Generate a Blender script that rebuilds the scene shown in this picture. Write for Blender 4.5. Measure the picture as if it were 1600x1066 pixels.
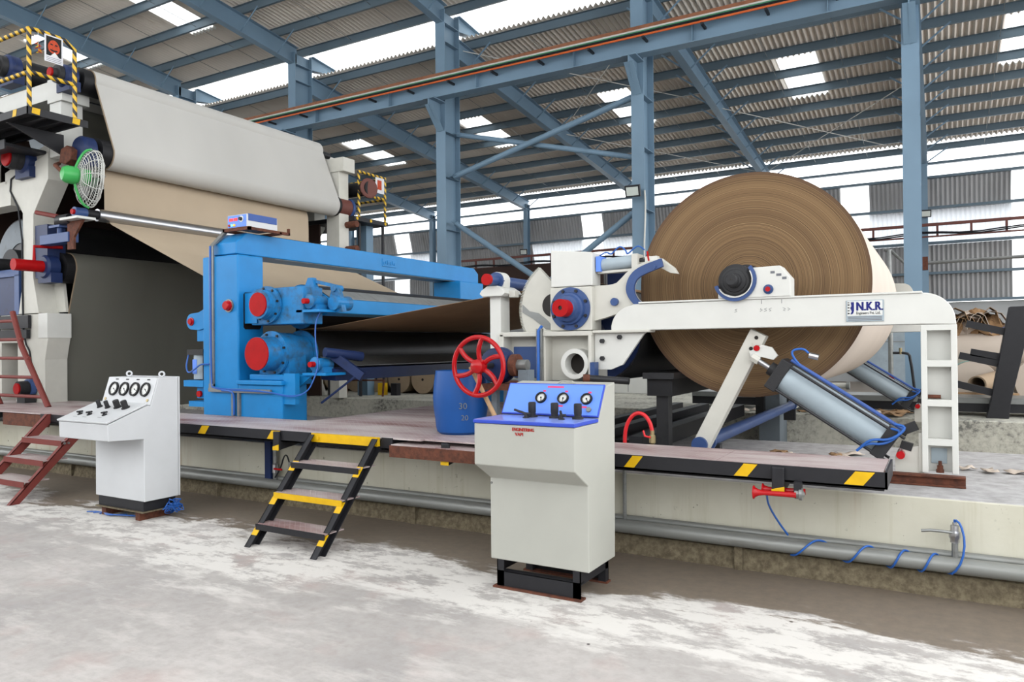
import bpy, bmesh, math, random
from mathutils import Vector, Matrix
random.seed(7)
for o in list(bpy.data.objects): bpy.data.objects.remove(o)
scene = bpy.context.scene
COL = scene.collection
R = math.radians
PI = math.pi

# ------------------------------------------------------------------ camera
cam_d = bpy.data.cameras.new('camera'); cam = bpy.data.objects.new('camera', cam_d); COL.objects.link(cam)
cam_d.sensor_fit = 'HORIZONTAL'; cam_d.sensor_width = 36.0; cam_d.lens = 1157.8 * 36.0 / 1600.0
cam_d.clip_start = 0.05; cam_d.clip_end = 400
yaw, pitch, roll = 0.52409, 0.0062277, -0.0091443
fw = Vector((-math.sin(yaw) * math.cos(pitch), math.cos(yaw) * math.cos(pitch), math.sin(pitch)))
rt = Vector((math.cos(yaw), math.sin(yaw), 0)); up = rt.cross(fw)
r2 = rt * math.cos(roll) + up * math.sin(roll); u2 = -rt * math.sin(roll) + up * math.cos(roll)
cam.matrix_world = Matrix(((r2.x, u2.x, -fw.x, 0), (r2.y, u2.y, -fw.y, 0), (r2.z, u2.z, -fw.z, 1.5), (0, 0, 0, 1)))
scene.camera = cam

# ------------------------------------------------------------------ world (bright overcast sky), exposure
world = bpy.data.worlds.new('world'); scene.world = world; world.use_nodes = True
wn = world.node_tree; bg = wn.nodes['Background']
bg.inputs['Color'].default_value = (0.965, 0.982, 1.0, 1); bg.inputs['Strength'].default_value = 2.1
vs = scene.view_settings
vs.view_transform = 'Standard'; vs.look = 'None'; vs.gamma = 1.0; vs.exposure = 0.80
vs.use_curve_mapping = False

# ------------------------------------------------------------------ materials
ALB = 0.72
def lin(c):
    return tuple(ALB * ((v / 255) / 12.92 if v <= 10 else (((v / 255) + 0.055) / 1.055) ** 2.4) for v in c) + (1,)
MATS = {}
def N(nt, t, **kw):
    n = nt.nodes.new(t)
    for k, v in kw.items():
        if k in ('operation', 'blend_type', 'data_type', 'noise_dimensions', 'wave_type', 'bands_direction', 'feature', 'interpolation'): setattr(n, k, v)
        else: n.inputs[k].default_value = v
    return n
def base_mat(name):
    m = bpy.data.materials.new(name); m.use_nodes = True; nt = m.node_tree
    b = nt.nodes['Principled BSDF']; MATS[name] = m
    return m, nt, b
def coords(nt, scale=(1, 1, 1), loc=(0, 0, 0)):
    tc = N(nt, 'ShaderNodeTexCoord'); mp = N(nt, 'ShaderNodeMapping')
    mp.inputs['Scale'].default_value = scale; mp.inputs['Location'].default_value = loc
    nt.links.new(tc.outputs['Object'], mp.inputs['Vector'])
    return mp.outputs['Vector']
def ramp(nt, fac, stops):
    r = N(nt, 'ShaderNodeValToRGB'); e = r.color_ramp.elements
    while len(e) > 1: e.remove(e[-1])
    e[0].position, e[0].color = stops[0]
    for p, c in stops[1:]:
        x = e.new(p); x.color = c
    nt.links.new(fac, r.inputs['Fac']); return r.outputs['Color']
def mix(nt, fac, a, b, mode='MIX'):
    m = N(nt, 'ShaderNodeMix', data_type='RGBA', blend_type=mode)
    for sock, v in ((m.inputs[0], fac), (m.inputs[6], a), (m.inputs[7], b)):
        if isinstance(v, (int, float)): sock.default_value = v
        elif isinstance(v, tuple): sock.default_value = v
        else: nt.links.new(v, sock)
    return m.outputs[2]
def math_n(nt, op, a, b=None, c=None):
    m = N(nt, 'ShaderNodeMath', operation=op)
    for i, v in enumerate((a, b, c)):
        if v is None: continue
        if isinstance(v, (int, float)): m.inputs[i].default_value = v
        else: nt.links.new(v, m.inputs[i])
    return m.outputs[0]
def noise(nt, vec, scale, detail=4, rough=0.55):
    n = N(nt, 'ShaderNodeTexNoise', Scale=scale, Detail=detail, Roughness=rough)
    nt.links.new(vec, n.inputs['Vector']); return n.outputs['Fac']
def bump(nt, b, h, strength, dist=0.01):
    bn = N(nt, 'ShaderNodeBump', Strength=strength, Distance=dist)
    nt.links.new(h, bn.inputs['Height']); nt.links.new(bn.outputs['Normal'], b.inputs['Normal'])
W0 = (0, 0, 0, 1); W1 = (1, 1, 1, 1)
def M(name, col=None, rough=0.5, metal=0.0, dirt=None, amt=0.35, scale=5.0, stretch=(1, 1, 1), bmp=0.0, bscale=60, var=0.06, spec=0.3):
    """paint / metal / cloth with tone variation, optional dirt patches and fine relief"""
    if name in MATS: return MATS[name]
    m, nt, b = base_mat(name); c = lin(col)
    v = coords(nt, stretch); n1 = noise(nt, v, scale * 0.6, 3)
    lo = tuple(x * (1 - var * 2) for x in c[:3]) + (1,); hi = tuple(min(1, x * (1 + var)) for x in c[:3]) + (1,)
    colr = ramp(nt, n1, [(0.3, lo), (0.7, hi)])
    if dirt:
        n2 = noise(nt, v, scale, 6, 0.65); mask = ramp(nt, n2, [(1 - amt - 0.12, W0), (1 - amt + 0.12, W1)])
        colr = mix(nt, math_n(nt, 'MULTIPLY', mask, 0.75), colr, lin(dirt))
    nt.links.new(colr, b.inputs['Base Color'])
    b.inputs['Roughness'].default_value = rough; b.inputs['Metallic'].default_value = metal
    b.inputs['Specular IOR Level'].default_value = spec
    if bmp: bump(nt, b, noise(nt, v, bscale, 3), bmp)
    return m
ALB = 0.8
M('steel_blue', (120, 147, 168), 0.45, dirt=(94, 112, 124), amt=0.22, scale=1.3)
M('purlin_blue', (98, 116, 128), 0.45, dirt=(90, 100, 108), amt=0.2, scale=1.0)
ALB = 0.72
M('press_blue', (26, 138, 208), 0.38, dirt=(42, 96, 135), amt=0.20, scale=6, var=0.05, bmp=0.05, bscale=25)
M('press_blue_greasy', (34, 132, 198), 0.42, dirt=(66, 78, 82), amt=0.44, scale=9)
M('deep_blue', (60, 86, 138), 0.4, dirt=(30, 44, 78), amt=0.26, scale=7)
M('navy_blue', (30, 48, 92), 0.45, dirt=(16, 22, 40), amt=0.3, scale=7)
M('white_paint', (226, 226, 220), 0.42, dirt=(186, 178, 158), amt=0.16, scale=8, var=0.02)
M('white_worn', (216, 214, 204), 0.5, dirt=(150, 132, 104), amt=0.22, scale=9, var=0.03)
M('red_paint', (182, 14, 18), 0.5, dirt=(120, 24, 24), amt=0.3, scale=14, spec=0.15)
M('red_gloss', (186, 16, 24), 0.22, dirt=(225, 130, 125), amt=0.18, scale=16)
M('oxide_red', (128, 58, 52), 0.6, dirt=(190, 150, 140), amt=0.22, scale=12)
M('rust', (112, 66, 48), 0.8, dirt=(60, 40, 34), amt=0.45, scale=20, bmp=0.3)
M('black_paint', (38, 38, 42), 0.5, dirt=(112, 110, 106), amt=0.20, scale=22)
M('black_rubber', (24, 24, 27), 0.55, dirt=(44, 42, 42), amt=0.3, scale=6)
M('dark_steel', (58, 58, 60), 0.42, 0.5, dirt=(38, 36, 34), amt=0.3, scale=9)
M('yellow_paint', (236, 188, 16), 0.45, dirt=(150, 118, 40), amt=0.16, scale=18)
M('galvanised', (152, 154, 152), 0.38, 0.55, dirt=(104, 102, 96), amt=0.35, scale=7, stretch=(0.5, 2, 2))
M('zinc_pipe', (158, 160, 156), 0.45, 0.4, dirt=(120, 116, 108), amt=0.35, scale=6, stretch=(0.4, 3, 3))
M('chrome', (200, 201, 204), 0.3, 1.0, var=0.02)
M('cyl_grey', (172, 186, 194), 0.4, dirt=(120, 112, 92), amt=0.24, scale=6, bmp=0.05)
M('cyl_grey_dark', (120, 130, 138), 0.45, dirt=(80, 80, 76), amt=0.3, scale=6)
M('cast_black', (46, 46, 48), 0.55, dirt=(84, 82, 78), amt=0.25, scale=12, bmp=0.15)
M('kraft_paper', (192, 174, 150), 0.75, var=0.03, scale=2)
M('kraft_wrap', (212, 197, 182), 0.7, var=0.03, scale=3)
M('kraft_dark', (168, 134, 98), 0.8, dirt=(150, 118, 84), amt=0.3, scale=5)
M('kraft_end', (170, 148, 122), 0.85, var=0.08, scale=6)
M('felt_white', (200, 198, 193), 0.9, var=0.04, scale=1.2, stretch=(1, 1, 0.3), bmp=0.08, bscale=160)
M('felt_grey', (118, 117, 108), 0.9, var=0.08, scale=1.6, stretch=(1, 1, 0.15), bmp=0.1, bscale=160)
M('felt_edge', (150, 132, 110), 0.9)
M('console_grey', (188, 188, 179), 0.45, dirt=(180, 178, 166), amt=0.12, scale=5, var=0.02)
M('console_white', (218, 220, 222), 0.42, dirt=(200, 200, 198), amt=0.10, scale=7, var=0.02)
M('panel_blue', (110, 156, 252), 0.4, var=0.02)
M('panel_gloss', (150, 172, 250), 0.22, var=0.02, spec=0.7)  # lighter than the panel blue: desk glare put into the colour
M('panel_edge_blue', (58, 84, 200), 0.4)
M('dial_white', (235, 236, 232), 0.35, var=0.01)
M('print_pink', (235, 70, 120), 0.5)
M('print_red', (190, 36, 30), 0.5)
M('print_navy', (20, 30, 120), 0.5)
M('print_black', (20, 20, 22), 0.6)
M('print_grey', (120, 122, 128), 0.6)
M('barrel_blue', (26, 88, 165), 0.42, dirt=(100, 136, 178), amt=0.26, scale=7, stretch=(1, 1, 0.6))
M('wood', (196, 160, 122), 0.65, dirt=(160, 122, 86), amt=0.3, scale=10, stretch=(3, 3, 0.4))
M('hose_blue', (46, 104, 190), 0.35)
M('hose_red', (228, 40, 48), 0.35)
M('cable_black', (32, 34, 40), 0.5)
M('fan_green', (70, 178, 92), 0.3)
M('wire_white', (222, 222, 216), 0.4)
M('rail_brown', (150, 98, 70), 0.7, dirt=(110, 70, 50), amt=0.4, scale=6)
M('tray_brown', (112, 66, 58), 0.6, dirt=(140, 110, 100), amt=0.25, scale=5)
M('dark_brown', (58, 40, 34), 0.8)
M('cable_orange', (226, 108, 52), 0.5)
M('cable_green', (70, 140, 100), 0.5)
M('dado', (176, 178, 178), 0.85, dirt=(160, 158, 150), amt=0.25, scale=1.0)
ALB = 1.0
M('asbestos', (220, 213, 204), 0.9, dirt=(182, 168, 152), amt=0.26, scale=1.6, stretch=(1, 0.3, 0.3), var=0.05)
M('wall_sheet', (150, 150, 150), 0.85, dirt=(118, 114, 108), amt=0.30, scale=1.4, stretch=(2, 1, 0.3), var=0.08)
ALB = 0.72
M('poster_white', (232, 232, 236), 0.6)
M('poster_orange', (205, 78, 40), 0.6, dirt=(120, 30, 24), amt=0.4, scale=40)
M('chili', (196, 70, 40), 0.5)
M('lamp_glass', (225, 232, 225), 0.2)
M('brass', (176, 160, 120), 0.35, 0.8)
M('teal_wrap', (150, 214, 206), 0.6)
M('tarp_blue', (70, 100, 170), 0.6)
M('display_dark', (30, 12, 14), 0.3)
M('hole_shade', (34, 28, 24), 0.35)  # flat dark colour painted for the shade inside holes and recesses

def make_emit(name, col, s):
    m, nt, b = base_mat(name); b.inputs['Base Color'].default_value = lin(col)
    b.inputs['Emission Color'].default_value = lin(col); b.inputs['Emission Strength'].default_value = s
make_emit('led_red', (240, 40, 40), 1.2); make_emit('led_green', (120, 240, 200), 1.0); make_emit('led_amber', (240, 170, 60), 0.8)

def make_translucent():
    m, nt, b = base_mat('translucent_sheet'); out = nt.nodes['Material Output']
    t = N(nt, 'ShaderNodeBsdfTranslucent'); t.inputs['Color'].default_value = (0.93, 0.95, 0.95, 1)
    d = N(nt, 'ShaderNodeBsdfDiffuse'); d.inputs['Color'].default_value = (0.9, 0.9, 0.9, 1)
    s = N(nt, 'ShaderNodeMixShader'); s.inputs[0].default_value = 0.12
    nt.links.new(t.outputs[0], s.inputs[1]); nt.links.new(d.outputs[0], s.inputs[2]); nt.links.new(s.outputs[0], out.inputs['Surface'])
make_translucent()
def make_frosted():
    m, nt, b = base_mat('frosted_sheet'); out = nt.nodes['Material Output']
    t = N(nt, 'ShaderNodeBsdfTranslucent'); t.inputs['Color'].default_value = (0.62, 0.65, 0.68, 1)
    d = N(nt, 'ShaderNodeBsdfDiffuse'); d.inputs['Color'].default_value = (0.5, 0.51, 0.53, 1)
    s = N(nt, 'ShaderNodeMixShader'); s.inputs[0].default_value = 0.5
    nt.links.new(t.outputs[0], s.inputs[1]); nt.links.new(d.outputs[0], s.inputs[2]); nt.links.new(s.outputs[0], out.inputs['Surface'])
make_frosted()

def make_floor():
    m, nt, b = base_mat('floor_concrete'); v = coords(nt)
    n1 = noise(nt, v, 0.8, 6, 0.6); n2 = noise(nt, coords(nt, (0.6, 1.6, 1)), 3.0, 8, 0.7); n3 = noise(nt, v, 14, 6, 0.7)
    c = ramp(nt, n1, [(0.30, lin((170, 166, 164))), (0.50, lin((192, 187, 183))), (0.70, lin((210, 204, 200)))])
    c = mix(nt, ramp(nt, n3, [(0.42, W0), (0.75, (0.5, 0.5, 0.5, 1))]), c, lin((160, 152, 146)))
    # pinkish scuffs
    c = mix(nt, ramp(nt, noise(nt, coords(nt, (1, 1, 1), (7, 3, 0)), 1.9, 5), [(0.56, W0), (0.72, (0.35, 0.35, 0.35, 1))]), c, lin((204, 172, 164)))
    sp = N(nt, 'ShaderNodeSeparateXYZ'); nt.links.new(v, sp.inputs[0])
    wob = math_n(nt, 'MULTIPLY', math_n(nt, 'SUBTRACT', n2, 0.5), 1.5)
    wob2 = math_n(nt, 'MULTIPLY', math_n(nt, 'SUBTRACT', noise(nt, v, 0.55, 3), 0.5), 1.6)
    yy = math_n(nt, 'ADD', math_n(nt, 'ADD', sp.outputs['Y'], wob), wob2)
    # white lime / paper dust spilled in a belt in front of the plinth
    def band(a, bb, cc, d):
        r = ramp(nt, math_n(nt, 'DIVIDE', yy, 8.0), [(a / 8, W0), (bb / 8, W1), (cc / 8, W1), (d / 8, W0)]); return r
    n4 = noise(nt, coords(nt, (0.8, 1.5, 1), (3, 1, 0)), 5.0, 10, 0.78)
    dust = math_n(nt, 'MULTIPLY', band(3.30, 3.60, 4.2, 4.32), ramp(nt, math_n(nt, 'ADD', math_n(nt, 'MULTIPLY', n4, 0.6), math_n(nt, 'MULTIPLY', n2, 0.4)), [(0.45, W0), (0.51, W1)]))
    c = mix(nt, math_n(nt, 'MULTIPLY', dust, 0.9), c, lin((240, 236, 230)))
    near = math_n(nt, 'MULTIPLY', ramp(nt, n2, [(0.5, W0), (0.66, (0.6, 0.6, 0.6, 1))]), ramp(nt, math_n(nt, 'DIVIDE', sp.outputs['Y'], 8.0), [(2.9 / 8, W1), (3.3 / 8, W0)]))
    c = mix(nt, near, c, lin((228, 222, 217)))
    vo = N(nt, 'ShaderNodeTexVoronoi', Scale=2.2); nt.links.new(v, vo.inputs['Vector'])
    c = mix(nt, ramp(nt, vo.outputs['Distance'], [(0.018, W1), (0.026, W0)]), c, lin((70, 64, 60)))
    wet = ramp(nt, math_n(nt, 'DIVIDE', yy, 8.0), [(4.18 / 8, W0), (4.30 / 8, W1)])
    wetc = ramp(nt, n3, [(0.3, lin((104, 90, 74))), (0.7, lin((134, 118, 99)))])
    c = mix(nt, math_n(nt, 'MULTIPLY', wet, 0.85), c, wetc)
    nt.links.new(c, b.inputs['Base Color'])
    rg = mix(nt, wet, (0.75, 0.75, 0.75, 1), (0.5, 0.5, 0.5, 1)); nt.links.new(rg, b.inputs['Roughness'])
    bump(nt, b, n3, 0.25, 0.004)
make_floor()

def make_plinth():
    m, nt, b = base_mat('plinth_paint'); v = coords(nt)
    n1 = noise(nt, v, 1.2, 6, 0.6); n2 = noise(nt, v, 9, 8, 0.7); n3 = noise(nt, v, 26, 4, 0.6)
    c = ramp(nt, n1, [(0.3, lin((202, 198, 178))), (0.7, lin((224, 221, 204)))])
    stre = noise(nt, coords(nt, (6, 6, 0.35)), 3, 4); c = mix(nt, ramp(nt, stre, [(0.55, W0), (0.8, (0.5, 0.5, 0.5, 1))]), c, lin((176, 166, 132)))
    rst = math_n(nt, 'MULTIPLY', ramp(nt, noise(nt, coords(nt, (2.2, 2, 0.12), (0.4, 0, 0)), 2, 3), [(0.62, W0), (0.74, W1)]), ramp(nt, stre, [(0.4, W0), (0.65, W1)]))
    c = mix(nt, math_n(nt, 'MULTIPLY', rst, 0.8), c, lin((168, 112, 48)))
    # chipped spots
    chips = math_n(nt, 'MULTIPLY', ramp(nt, n3, [(0.655, W0), (0.69, W1)]), ramp(nt, noise(nt, coords(nt, (1, 1, 1), (2.2, 0, 1.1)), 2.2, 3), [(0.5, W0), (0.62, W1)]))
    c = mix(nt, chips, c, lin((96, 92, 80)))
    sp = N(nt, 'ShaderNodeSeparateXYZ'); nt.links.new(v, sp.inputs[0])
    geo = N(nt, 'ShaderNodeNewGeometry'); sn = N(nt, 'ShaderNodeSeparateXYZ'); nt.links.new(geo.outputs['Normal'], sn.inputs[0])
    topm = ramp(nt, sn.outputs['Z'], [(0.5, W0), (0.8, W1)])
    topc = ramp(nt, n2, [(0.3, lin((150, 148, 146))), (0.7, lin((198, 196, 196)))])
    c = mix(nt, topm, c, topc)
    nt.links.new(c, b.inputs['Base Color']); b.inputs['Roughness'].default_value = 0.75
    bump(nt, b, n2, 0.3, 0.006)
make_plinth()
M('rough_footing', (134, 123, 100), 0.95, dirt=(84, 74, 58), amt=0.5, scale=24, bmp=0.8, bscale=45)
def make_mottled():
    m, nt, b = base_mat('mottled_plinth'); v = coords(nt)
    n2 = noise(nt, v, 16, 8, 0.75); big = noise(nt, v, 1.3, 3)
    c = ramp(nt, math_n(nt, 'ADD', n2, math_n(nt, 'MULTIPLY', math_n(nt, 'SUBTRACT', big, 0.5), 0.6)), [(0.36, lin((120, 120, 114))), (0.46, lin((184, 182, 170))), (0.62, lin((212, 210, 196)))])
    nt.links.new(c, b.inputs['Base Color']); b.inputs['Roughness'].default_value = 0.85; bump(nt, b, n2, 0.4, 0.008)
make_mottled()

def make_chequer():
    m, nt, b = base_mat('chequer_plate'); v = coords(nt)
    n1 = noise(nt, coords(nt, (0.6, 2.0, 1)), 1.8, 6, 0.65)
    c = ramp(nt, n1, [(0.32, lin((138, 92, 92))), (0.46, lin((186, 164, 163))), (0.66, lin((216, 206, 203)))])
    sp = N(nt, 'ShaderNodeSeparateXYZ'); nt.links.new(v, sp.inputs[0])
    k = 2 * PI / 0.055
    a = math_n(nt, 'SINE', math_n(nt, 'MULTIPLY', math_n(nt, 'ADD', sp.outputs['X'], sp.outputs['Y']), k))
    d = math_n(nt, 'SINE', math_n(nt, 'MULTIPLY', math_n(nt, 'SUBTRACT', sp.outputs['X'], sp.outputs['Y']), k))
    h = math_n(nt, 'MAXIMUM', a, d); hm = ramp(nt, h, [(0.72, W0), (0.9, W1)])
    c = mix(nt, math_n(nt, 'MULTIPLY', hm, 0.22), c, lin((222, 214, 210)))
    nt.links.new(c, b.inputs['Base Color']); b.inputs['Roughness'].default_value = 0.5; b.inputs['Metallic'].default_value = 0.1
    bump(nt, b, hm, 0.6, 0.004)
make_chequer()

REEL = (-1.30, 1.96)
def make_reel_end():
    m, nt, b = base_mat('reel_end'); v = coords(nt, loc=(-REEL[0], 0, -REEL[1]))
    sp = N(nt, 'ShaderNodeSeparateXYZ'); nt.links.new(v, sp.inputs[0])
    rr = math_n(nt, 'SQRT', math_n(nt, 'ADD', math_n(nt, 'POWER', sp.outputs['X'], 2), math_n(nt, 'POWER', sp.outputs['Z'], 2)))
    def n1d(sc, det):
        n = N(nt, 'ShaderNodeTexNoise', noise_dimensions='1D', Scale=sc, Detail=det); nt.links.new(rr, n.inputs['W']); return n.outputs['Fac']
    a = n1d(150, 6); d = n1d(10, 4)
    s = math_n(nt, 'ADD', math_n(nt, 'MULTIPLY', a, 0.65), math_n(nt, 'MULTIPLY', d, 0.35))
    c = ramp(nt, s, [(0.34, lin((84, 62, 40))), (0.46, lin((116, 89, 58))), (0.56, lin((132, 104, 70))), (0.70, lin((158, 130, 94)))])
    c = mix(nt, ramp(nt, rr, [(0.84, W0), (0.872, (0.75, 0.75, 0.75, 1))]), c, lin((84, 58, 42)))
    nt.links.new(c, b.inputs['Base Color']); b.inputs['Roughness'].default_value = 0.85; bump(nt, b, a, 0.6, 0.006)
make_reel_end()

def make_hazard():
    m, nt, b = base_mat('hazard_stripe'); v = coords(nt); sp = N(nt, 'ShaderNodeSeparateXYZ'); nt.links.new(v, sp.inputs[0])
    s = math_n(nt, 'ADD', math_n(nt, 'ADD', math_n(nt, 'MULTIPLY', sp.outputs['X'], 1.0), math_n(nt, 'MULTIPLY', sp.outputs['Y'], 1.0)), math_n(nt, 'MULTIPLY', sp.outputs['Z'], 1.0))
    f = math_n(nt, 'FRACT', math_n(nt, 'DIVIDE', math_n(nt, 'ADD', s, 100), 0.125))
    c = ramp(nt, f, [(0.47, lin((34, 34, 38))), (0.5, lin((236, 190, 40)))])
    nt.links.new(c, b.inputs['Base Color']); b.inputs['Roughness'].default_value = 0.5
make_hazard()

# ------------------------------------------------------------------ mesh helpers
class MB:
    def __init__(s): s.v = []; s.f = []
    def add(s, vs, fs):
        o = len(s.v); s.v += [tuple(p) for p in vs]; s.f += [tuple(i + o for i in f) for f in fs]; return s
    def box(s, x0, x1, y0, y1, z0, z1):
        return s.add([(x0, y0, z0), (x1, y0, z0), (x1, y1, z0), (x0, y1, z0), (x0, y0, z1), (x1, y0, z1), (x1, y1, z1), (x0, y1, z1)],
                     [(0, 3, 2, 1), (4, 5, 6, 7), (0, 1, 5, 4), (1, 2, 6, 5), (2, 3, 7, 6), (3, 0, 4, 7)])
    def prism(s, poly, ax, a0, a1):
        n = len(poly)
        def P(p, a): return (p[0], a, p[1]) if ax == 'y' else ((a, p[0], p[1]) if ax == 'x' else (p[0], p[1], a))
        return s.add([P(p, a0) for p in poly] + [P(p, a1) for p in poly],
                     [tuple(range(n))[::-1], tuple(range(n, 2 * n))] + [(i, (i + 1) % n, (i + 1) % n + n, i + n) for i in range(n)])
    def beam(s, p0, p1, w, h, upv=(0, 0, 1)):
        p0 = Vector(p0); p1 = Vector(p1); d = (p1 - p0).normalized(); sd = d.cross(Vector(upv)).normalized(); u = sd.cross(d)
        vs = []
        for p in (p0, p1):
            for a, b in ((-1, -1), (1, -1), (1, 1), (-1, 1)): vs.append(p + sd * (a * w / 2) + u * (b * h / 2))
        return s.add(vs, [(3, 2, 1, 0), (4, 5, 6, 7), (0, 1, 5, 4), (1, 2, 6, 5), (2, 3, 7, 6), (3, 0, 4, 7)])
    def ibeam(s, p0, p1, w, h, tw=0.012, tf=0.018, upv=(0, 0, 1)):
        p0 = Vector(p0); p1 = Vector(p1); d = (p1 - p0).normalized(); sd = d.cross(Vector(upv)).normalized(); u = sd.cross(d)
        s.beam(p0, p1, tw, h - 2 * tf, upv)
        for k in (-1, 1): s.beam(p0 + u * (k * (h - tf) / 2), p1 + u * (k * (h - tf) / 2), w, tf, upv)
        return s
    def cyl(s, p0, p1, r0, r1=None, seg=24, cap=True):
        r1 = r0 if r1 is None else r1
        p0 = Vector(p0); p1 = Vector(p1); d = (p1 - p0).normalized()
        t = Vector((0, 0, 1)) if abs(d.z) < 0.9 else Vector((1, 0, 0)); a = d.cross(t).normalized(); b = d.cross(a)
        vs = []
        for p, r in ((p0, r0), (p1, r1)):
            for i in range(seg):
                th = 2 * PI * i / seg; vs.append(p + a * (r * math.cos(th)) + b * (r * math.sin(th)))
        fs = [(i, (i + 1) % seg, (i + 1) % seg + seg, i + seg) for i in range(seg)]
        if cap: fs += [tuple(range(seg))[::-1], tuple(range(seg, 2 * seg))]
        return s.add(vs, fs)
    def ring(s, p0, p1, ro, ri, seg=28):
        p0 = Vector(p0); p1 = Vector(p1); d = (p1 - p0).normalized()
        t = Vector((0, 0, 1)) if abs(d.z) < 0.9 else Vector((1, 0, 0)); a = d.cross(t).normalized(); b = d.cross(a)
        vs = []
        for p, r in ((p0, ro), (p1, ro), (p1, ri), (p0, ri)):
            for i in range(seg):
                th = 2 * PI * i / seg; vs.append(p + a * (r * math.cos(th)) + b * (r * math.sin(th)))
        fs = []
        for k in range(4):
            k2 = (k + 1) % 4
            fs += [(k * seg + i, k * seg + (i + 1) % seg, k2 * seg + (i + 1) % seg, k2 * seg + i) for i in range(seg)]
        return s.add(vs, fs)
    def lathe(s, p, axis, prof, seg=28):
        """prof: (distance along axis, radius)"""
        p = Vector(p); d = Vector(axis).normalized(); t = Vector((0, 0, 1)) if abs(d.z) < 0.9 else Vector((1, 0, 0)); a = d.cross(t).normalized(); b = d.cross(a)
        vs = []
        for h, r in prof:
            for i in range(seg):
                th = 2 * PI * i / seg; vs.append(p + d * h + a * (max(r, 1e-4) * math.cos(th)) + b * (max(r, 1e-4) * math.sin(th)))
        n = len(prof); fs = []
        for k in range(n - 1): fs += [(k * seg + i, k * seg + (i + 1) % seg, (k + 1) * seg + (i + 1) % seg, (k + 1) * seg + i) for i in range(seg)]
        fs += [tuple(range(seg))[::-1], tuple(range((n - 1) * seg, n * seg))]
        return s.add(vs, fs)
    def tube(s, pts, r, seg=8, closed=False, smooth=0):
        pts = [Vector(p) for p in pts]
        for _ in range(smooth):
            q = [pts[0]] if not closed else []
            rng = range(len(pts) - 1) if not closed else range(len(pts))
            for i in rng:
                a, b = pts[i], pts[(i + 1) % len(pts)]; q += [a * 0.75 + b * 0.25, a * 0.25 + b * 0.75]
            if not closed: q.append(pts[-1])
            pts = q
        n = len(pts); o = len(s.v); prev = None
        for i, p in enumerate(pts):
            if closed: d = (pts[(i + 1) % n] - pts[i - 1]).normalized()
            else: d = (pts[min(i + 1, n - 1)] - pts[max(i - 1, 0)]).normalized()
            if prev is None:
                t = Vector((0, 0, 1)) if abs(d.z) < 0.9 else Vector((1, 0, 0)); a = d.cross(t).normalized()
            else:
                a = (prev - d * prev.dot(d)).normalized()
            prev = a; b = d.cross(a)
            for k in range(seg):
                th = 2 * PI * k / seg; s.v.append(tuple(p + a * (r * math.cos(th)) + b * (r * math.sin(th))))
        m = n if closed else n - 1
        for i in range(m):
            j = (i + 1) % n
            for k in range(seg): s.f.append((o + i * seg + k, o + i * seg + (k + 1) % seg, o + j * seg + (k + 1) % seg, o + j * seg + k))
        if not closed:
            s.f.append(tuple(o + k for k in range(seg))[::-1]); s.f.append(tuple(o + (n - 1) * seg + k for k in range(seg)))
        return s
    def torus(s, c, axis, Rr, r, seg=40, ts=10):
        d = Vector(axis).normalized(); t = Vector((0, 0, 1)) if abs(d.z) < 0.9 else Vector((1, 0, 0)); a = d.cross(t).normalized(); b = d.cross(a); c = Vector(c)
        return s.tube([c + a * (Rr * math.cos(2 * PI * i / seg)) + b * (Rr * math.sin(2 * PI * i / seg)) for i in range(seg)], r, ts, closed=True)
    def sphere(s, c, r, seg=16, rings=10, sc=(1, 1, 1)):
        c = Vector(c); o = len(s.v)
        for i in range(rings + 1):
            ph = PI * i / rings
            for k in range(seg):
                th = 2 * PI * k / seg; s.v.append((c.x + r * sc[0] * max(math.sin(ph), 1e-3) * math.cos(th), c.y + r * sc[1] * max(math.sin(ph), 1e-3) * math.sin(th), c.z + r * sc[2] * math.cos(ph)))
        for i in range(rings):
            for k in range(seg): s.f.append((o + i * seg + k, o + i * seg + (k + 1) % seg, o + (i + 1) * seg + (k + 1) % seg, o + (i + 1) * seg + k))
        return s
    def sheet(s, path, y0, y1, t=0.006, ny=1):
        """strip following path (x,z), spanning y0..y1, with thickness t (path is closed around)"""
        n = len(path); off = []
        for i in range(n):
            a = path[max(i - 1, 0)]; b = path[min(i + 1, n - 1)]; dx, dz = b[0] - a[0], b[1] - a[1]; L = math.hypot(dx, dz) or 1
            off.append((path[i][0] - dz / L * t, path[i][1] + dx / L * t))
        loop = list(path) + off[::-1]
        return s.prism(loop, 'y', y0, y1)
    def build(s, name, mat, parent=None, smooth=True, bevel=0, label=None, recalc=True, ang=32):
        me = bpy.data.meshes.new(name); me.from_pydata(s.v, [], s.f)
        if recalc:
            bm = bmesh.new(); bm.from_mesh(me); bmesh.ops.recalc_face_normals(bm, faces=bm.faces[:]); bm.to_mesh(me); bm.free()
        if smooth:
            me.polygons.foreach_set('use_smooth', [True] * len(me.polygons)); me.set_sharp_from_angle(angle=R(ang))
        me.materials.append(MATS[mat]); me.update()
        o = bpy.data.objects.new(name, me); COL.objects.link(o)
        if bevel:
            b = o.modifiers.new('bevel', 'BEVEL'); b.width = bevel; b.segments = 2; b.limit_method = 'ANGLE'; b.angle_limit = R(40)
        if parent: own(o, parent)
        if label: o['label'] = label
        return o
def own(o, parent):
    o.parent = parent; o.matrix_parent_inverse = parent_world(parent).inverted()
def parent_world(p):
    m = Matrix.Translation(p.location)
    return m if p.parent is None else m @ Matrix()
def tag(o, label, cat, group=None, kind=None):
    o['label'] = label; o['category'] = cat
    if group: o['group'] = group
    if kind: o['kind'] = kind
    return o
def thing(name, label, cat, loc=(0, 0, 0), group=None):
    o = bpy.data.objects.new(name, None); o.empty_display_size = 0.1; COL.objects.link(o); o.location = loc
    return tag(o, label, cat, group)
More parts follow.
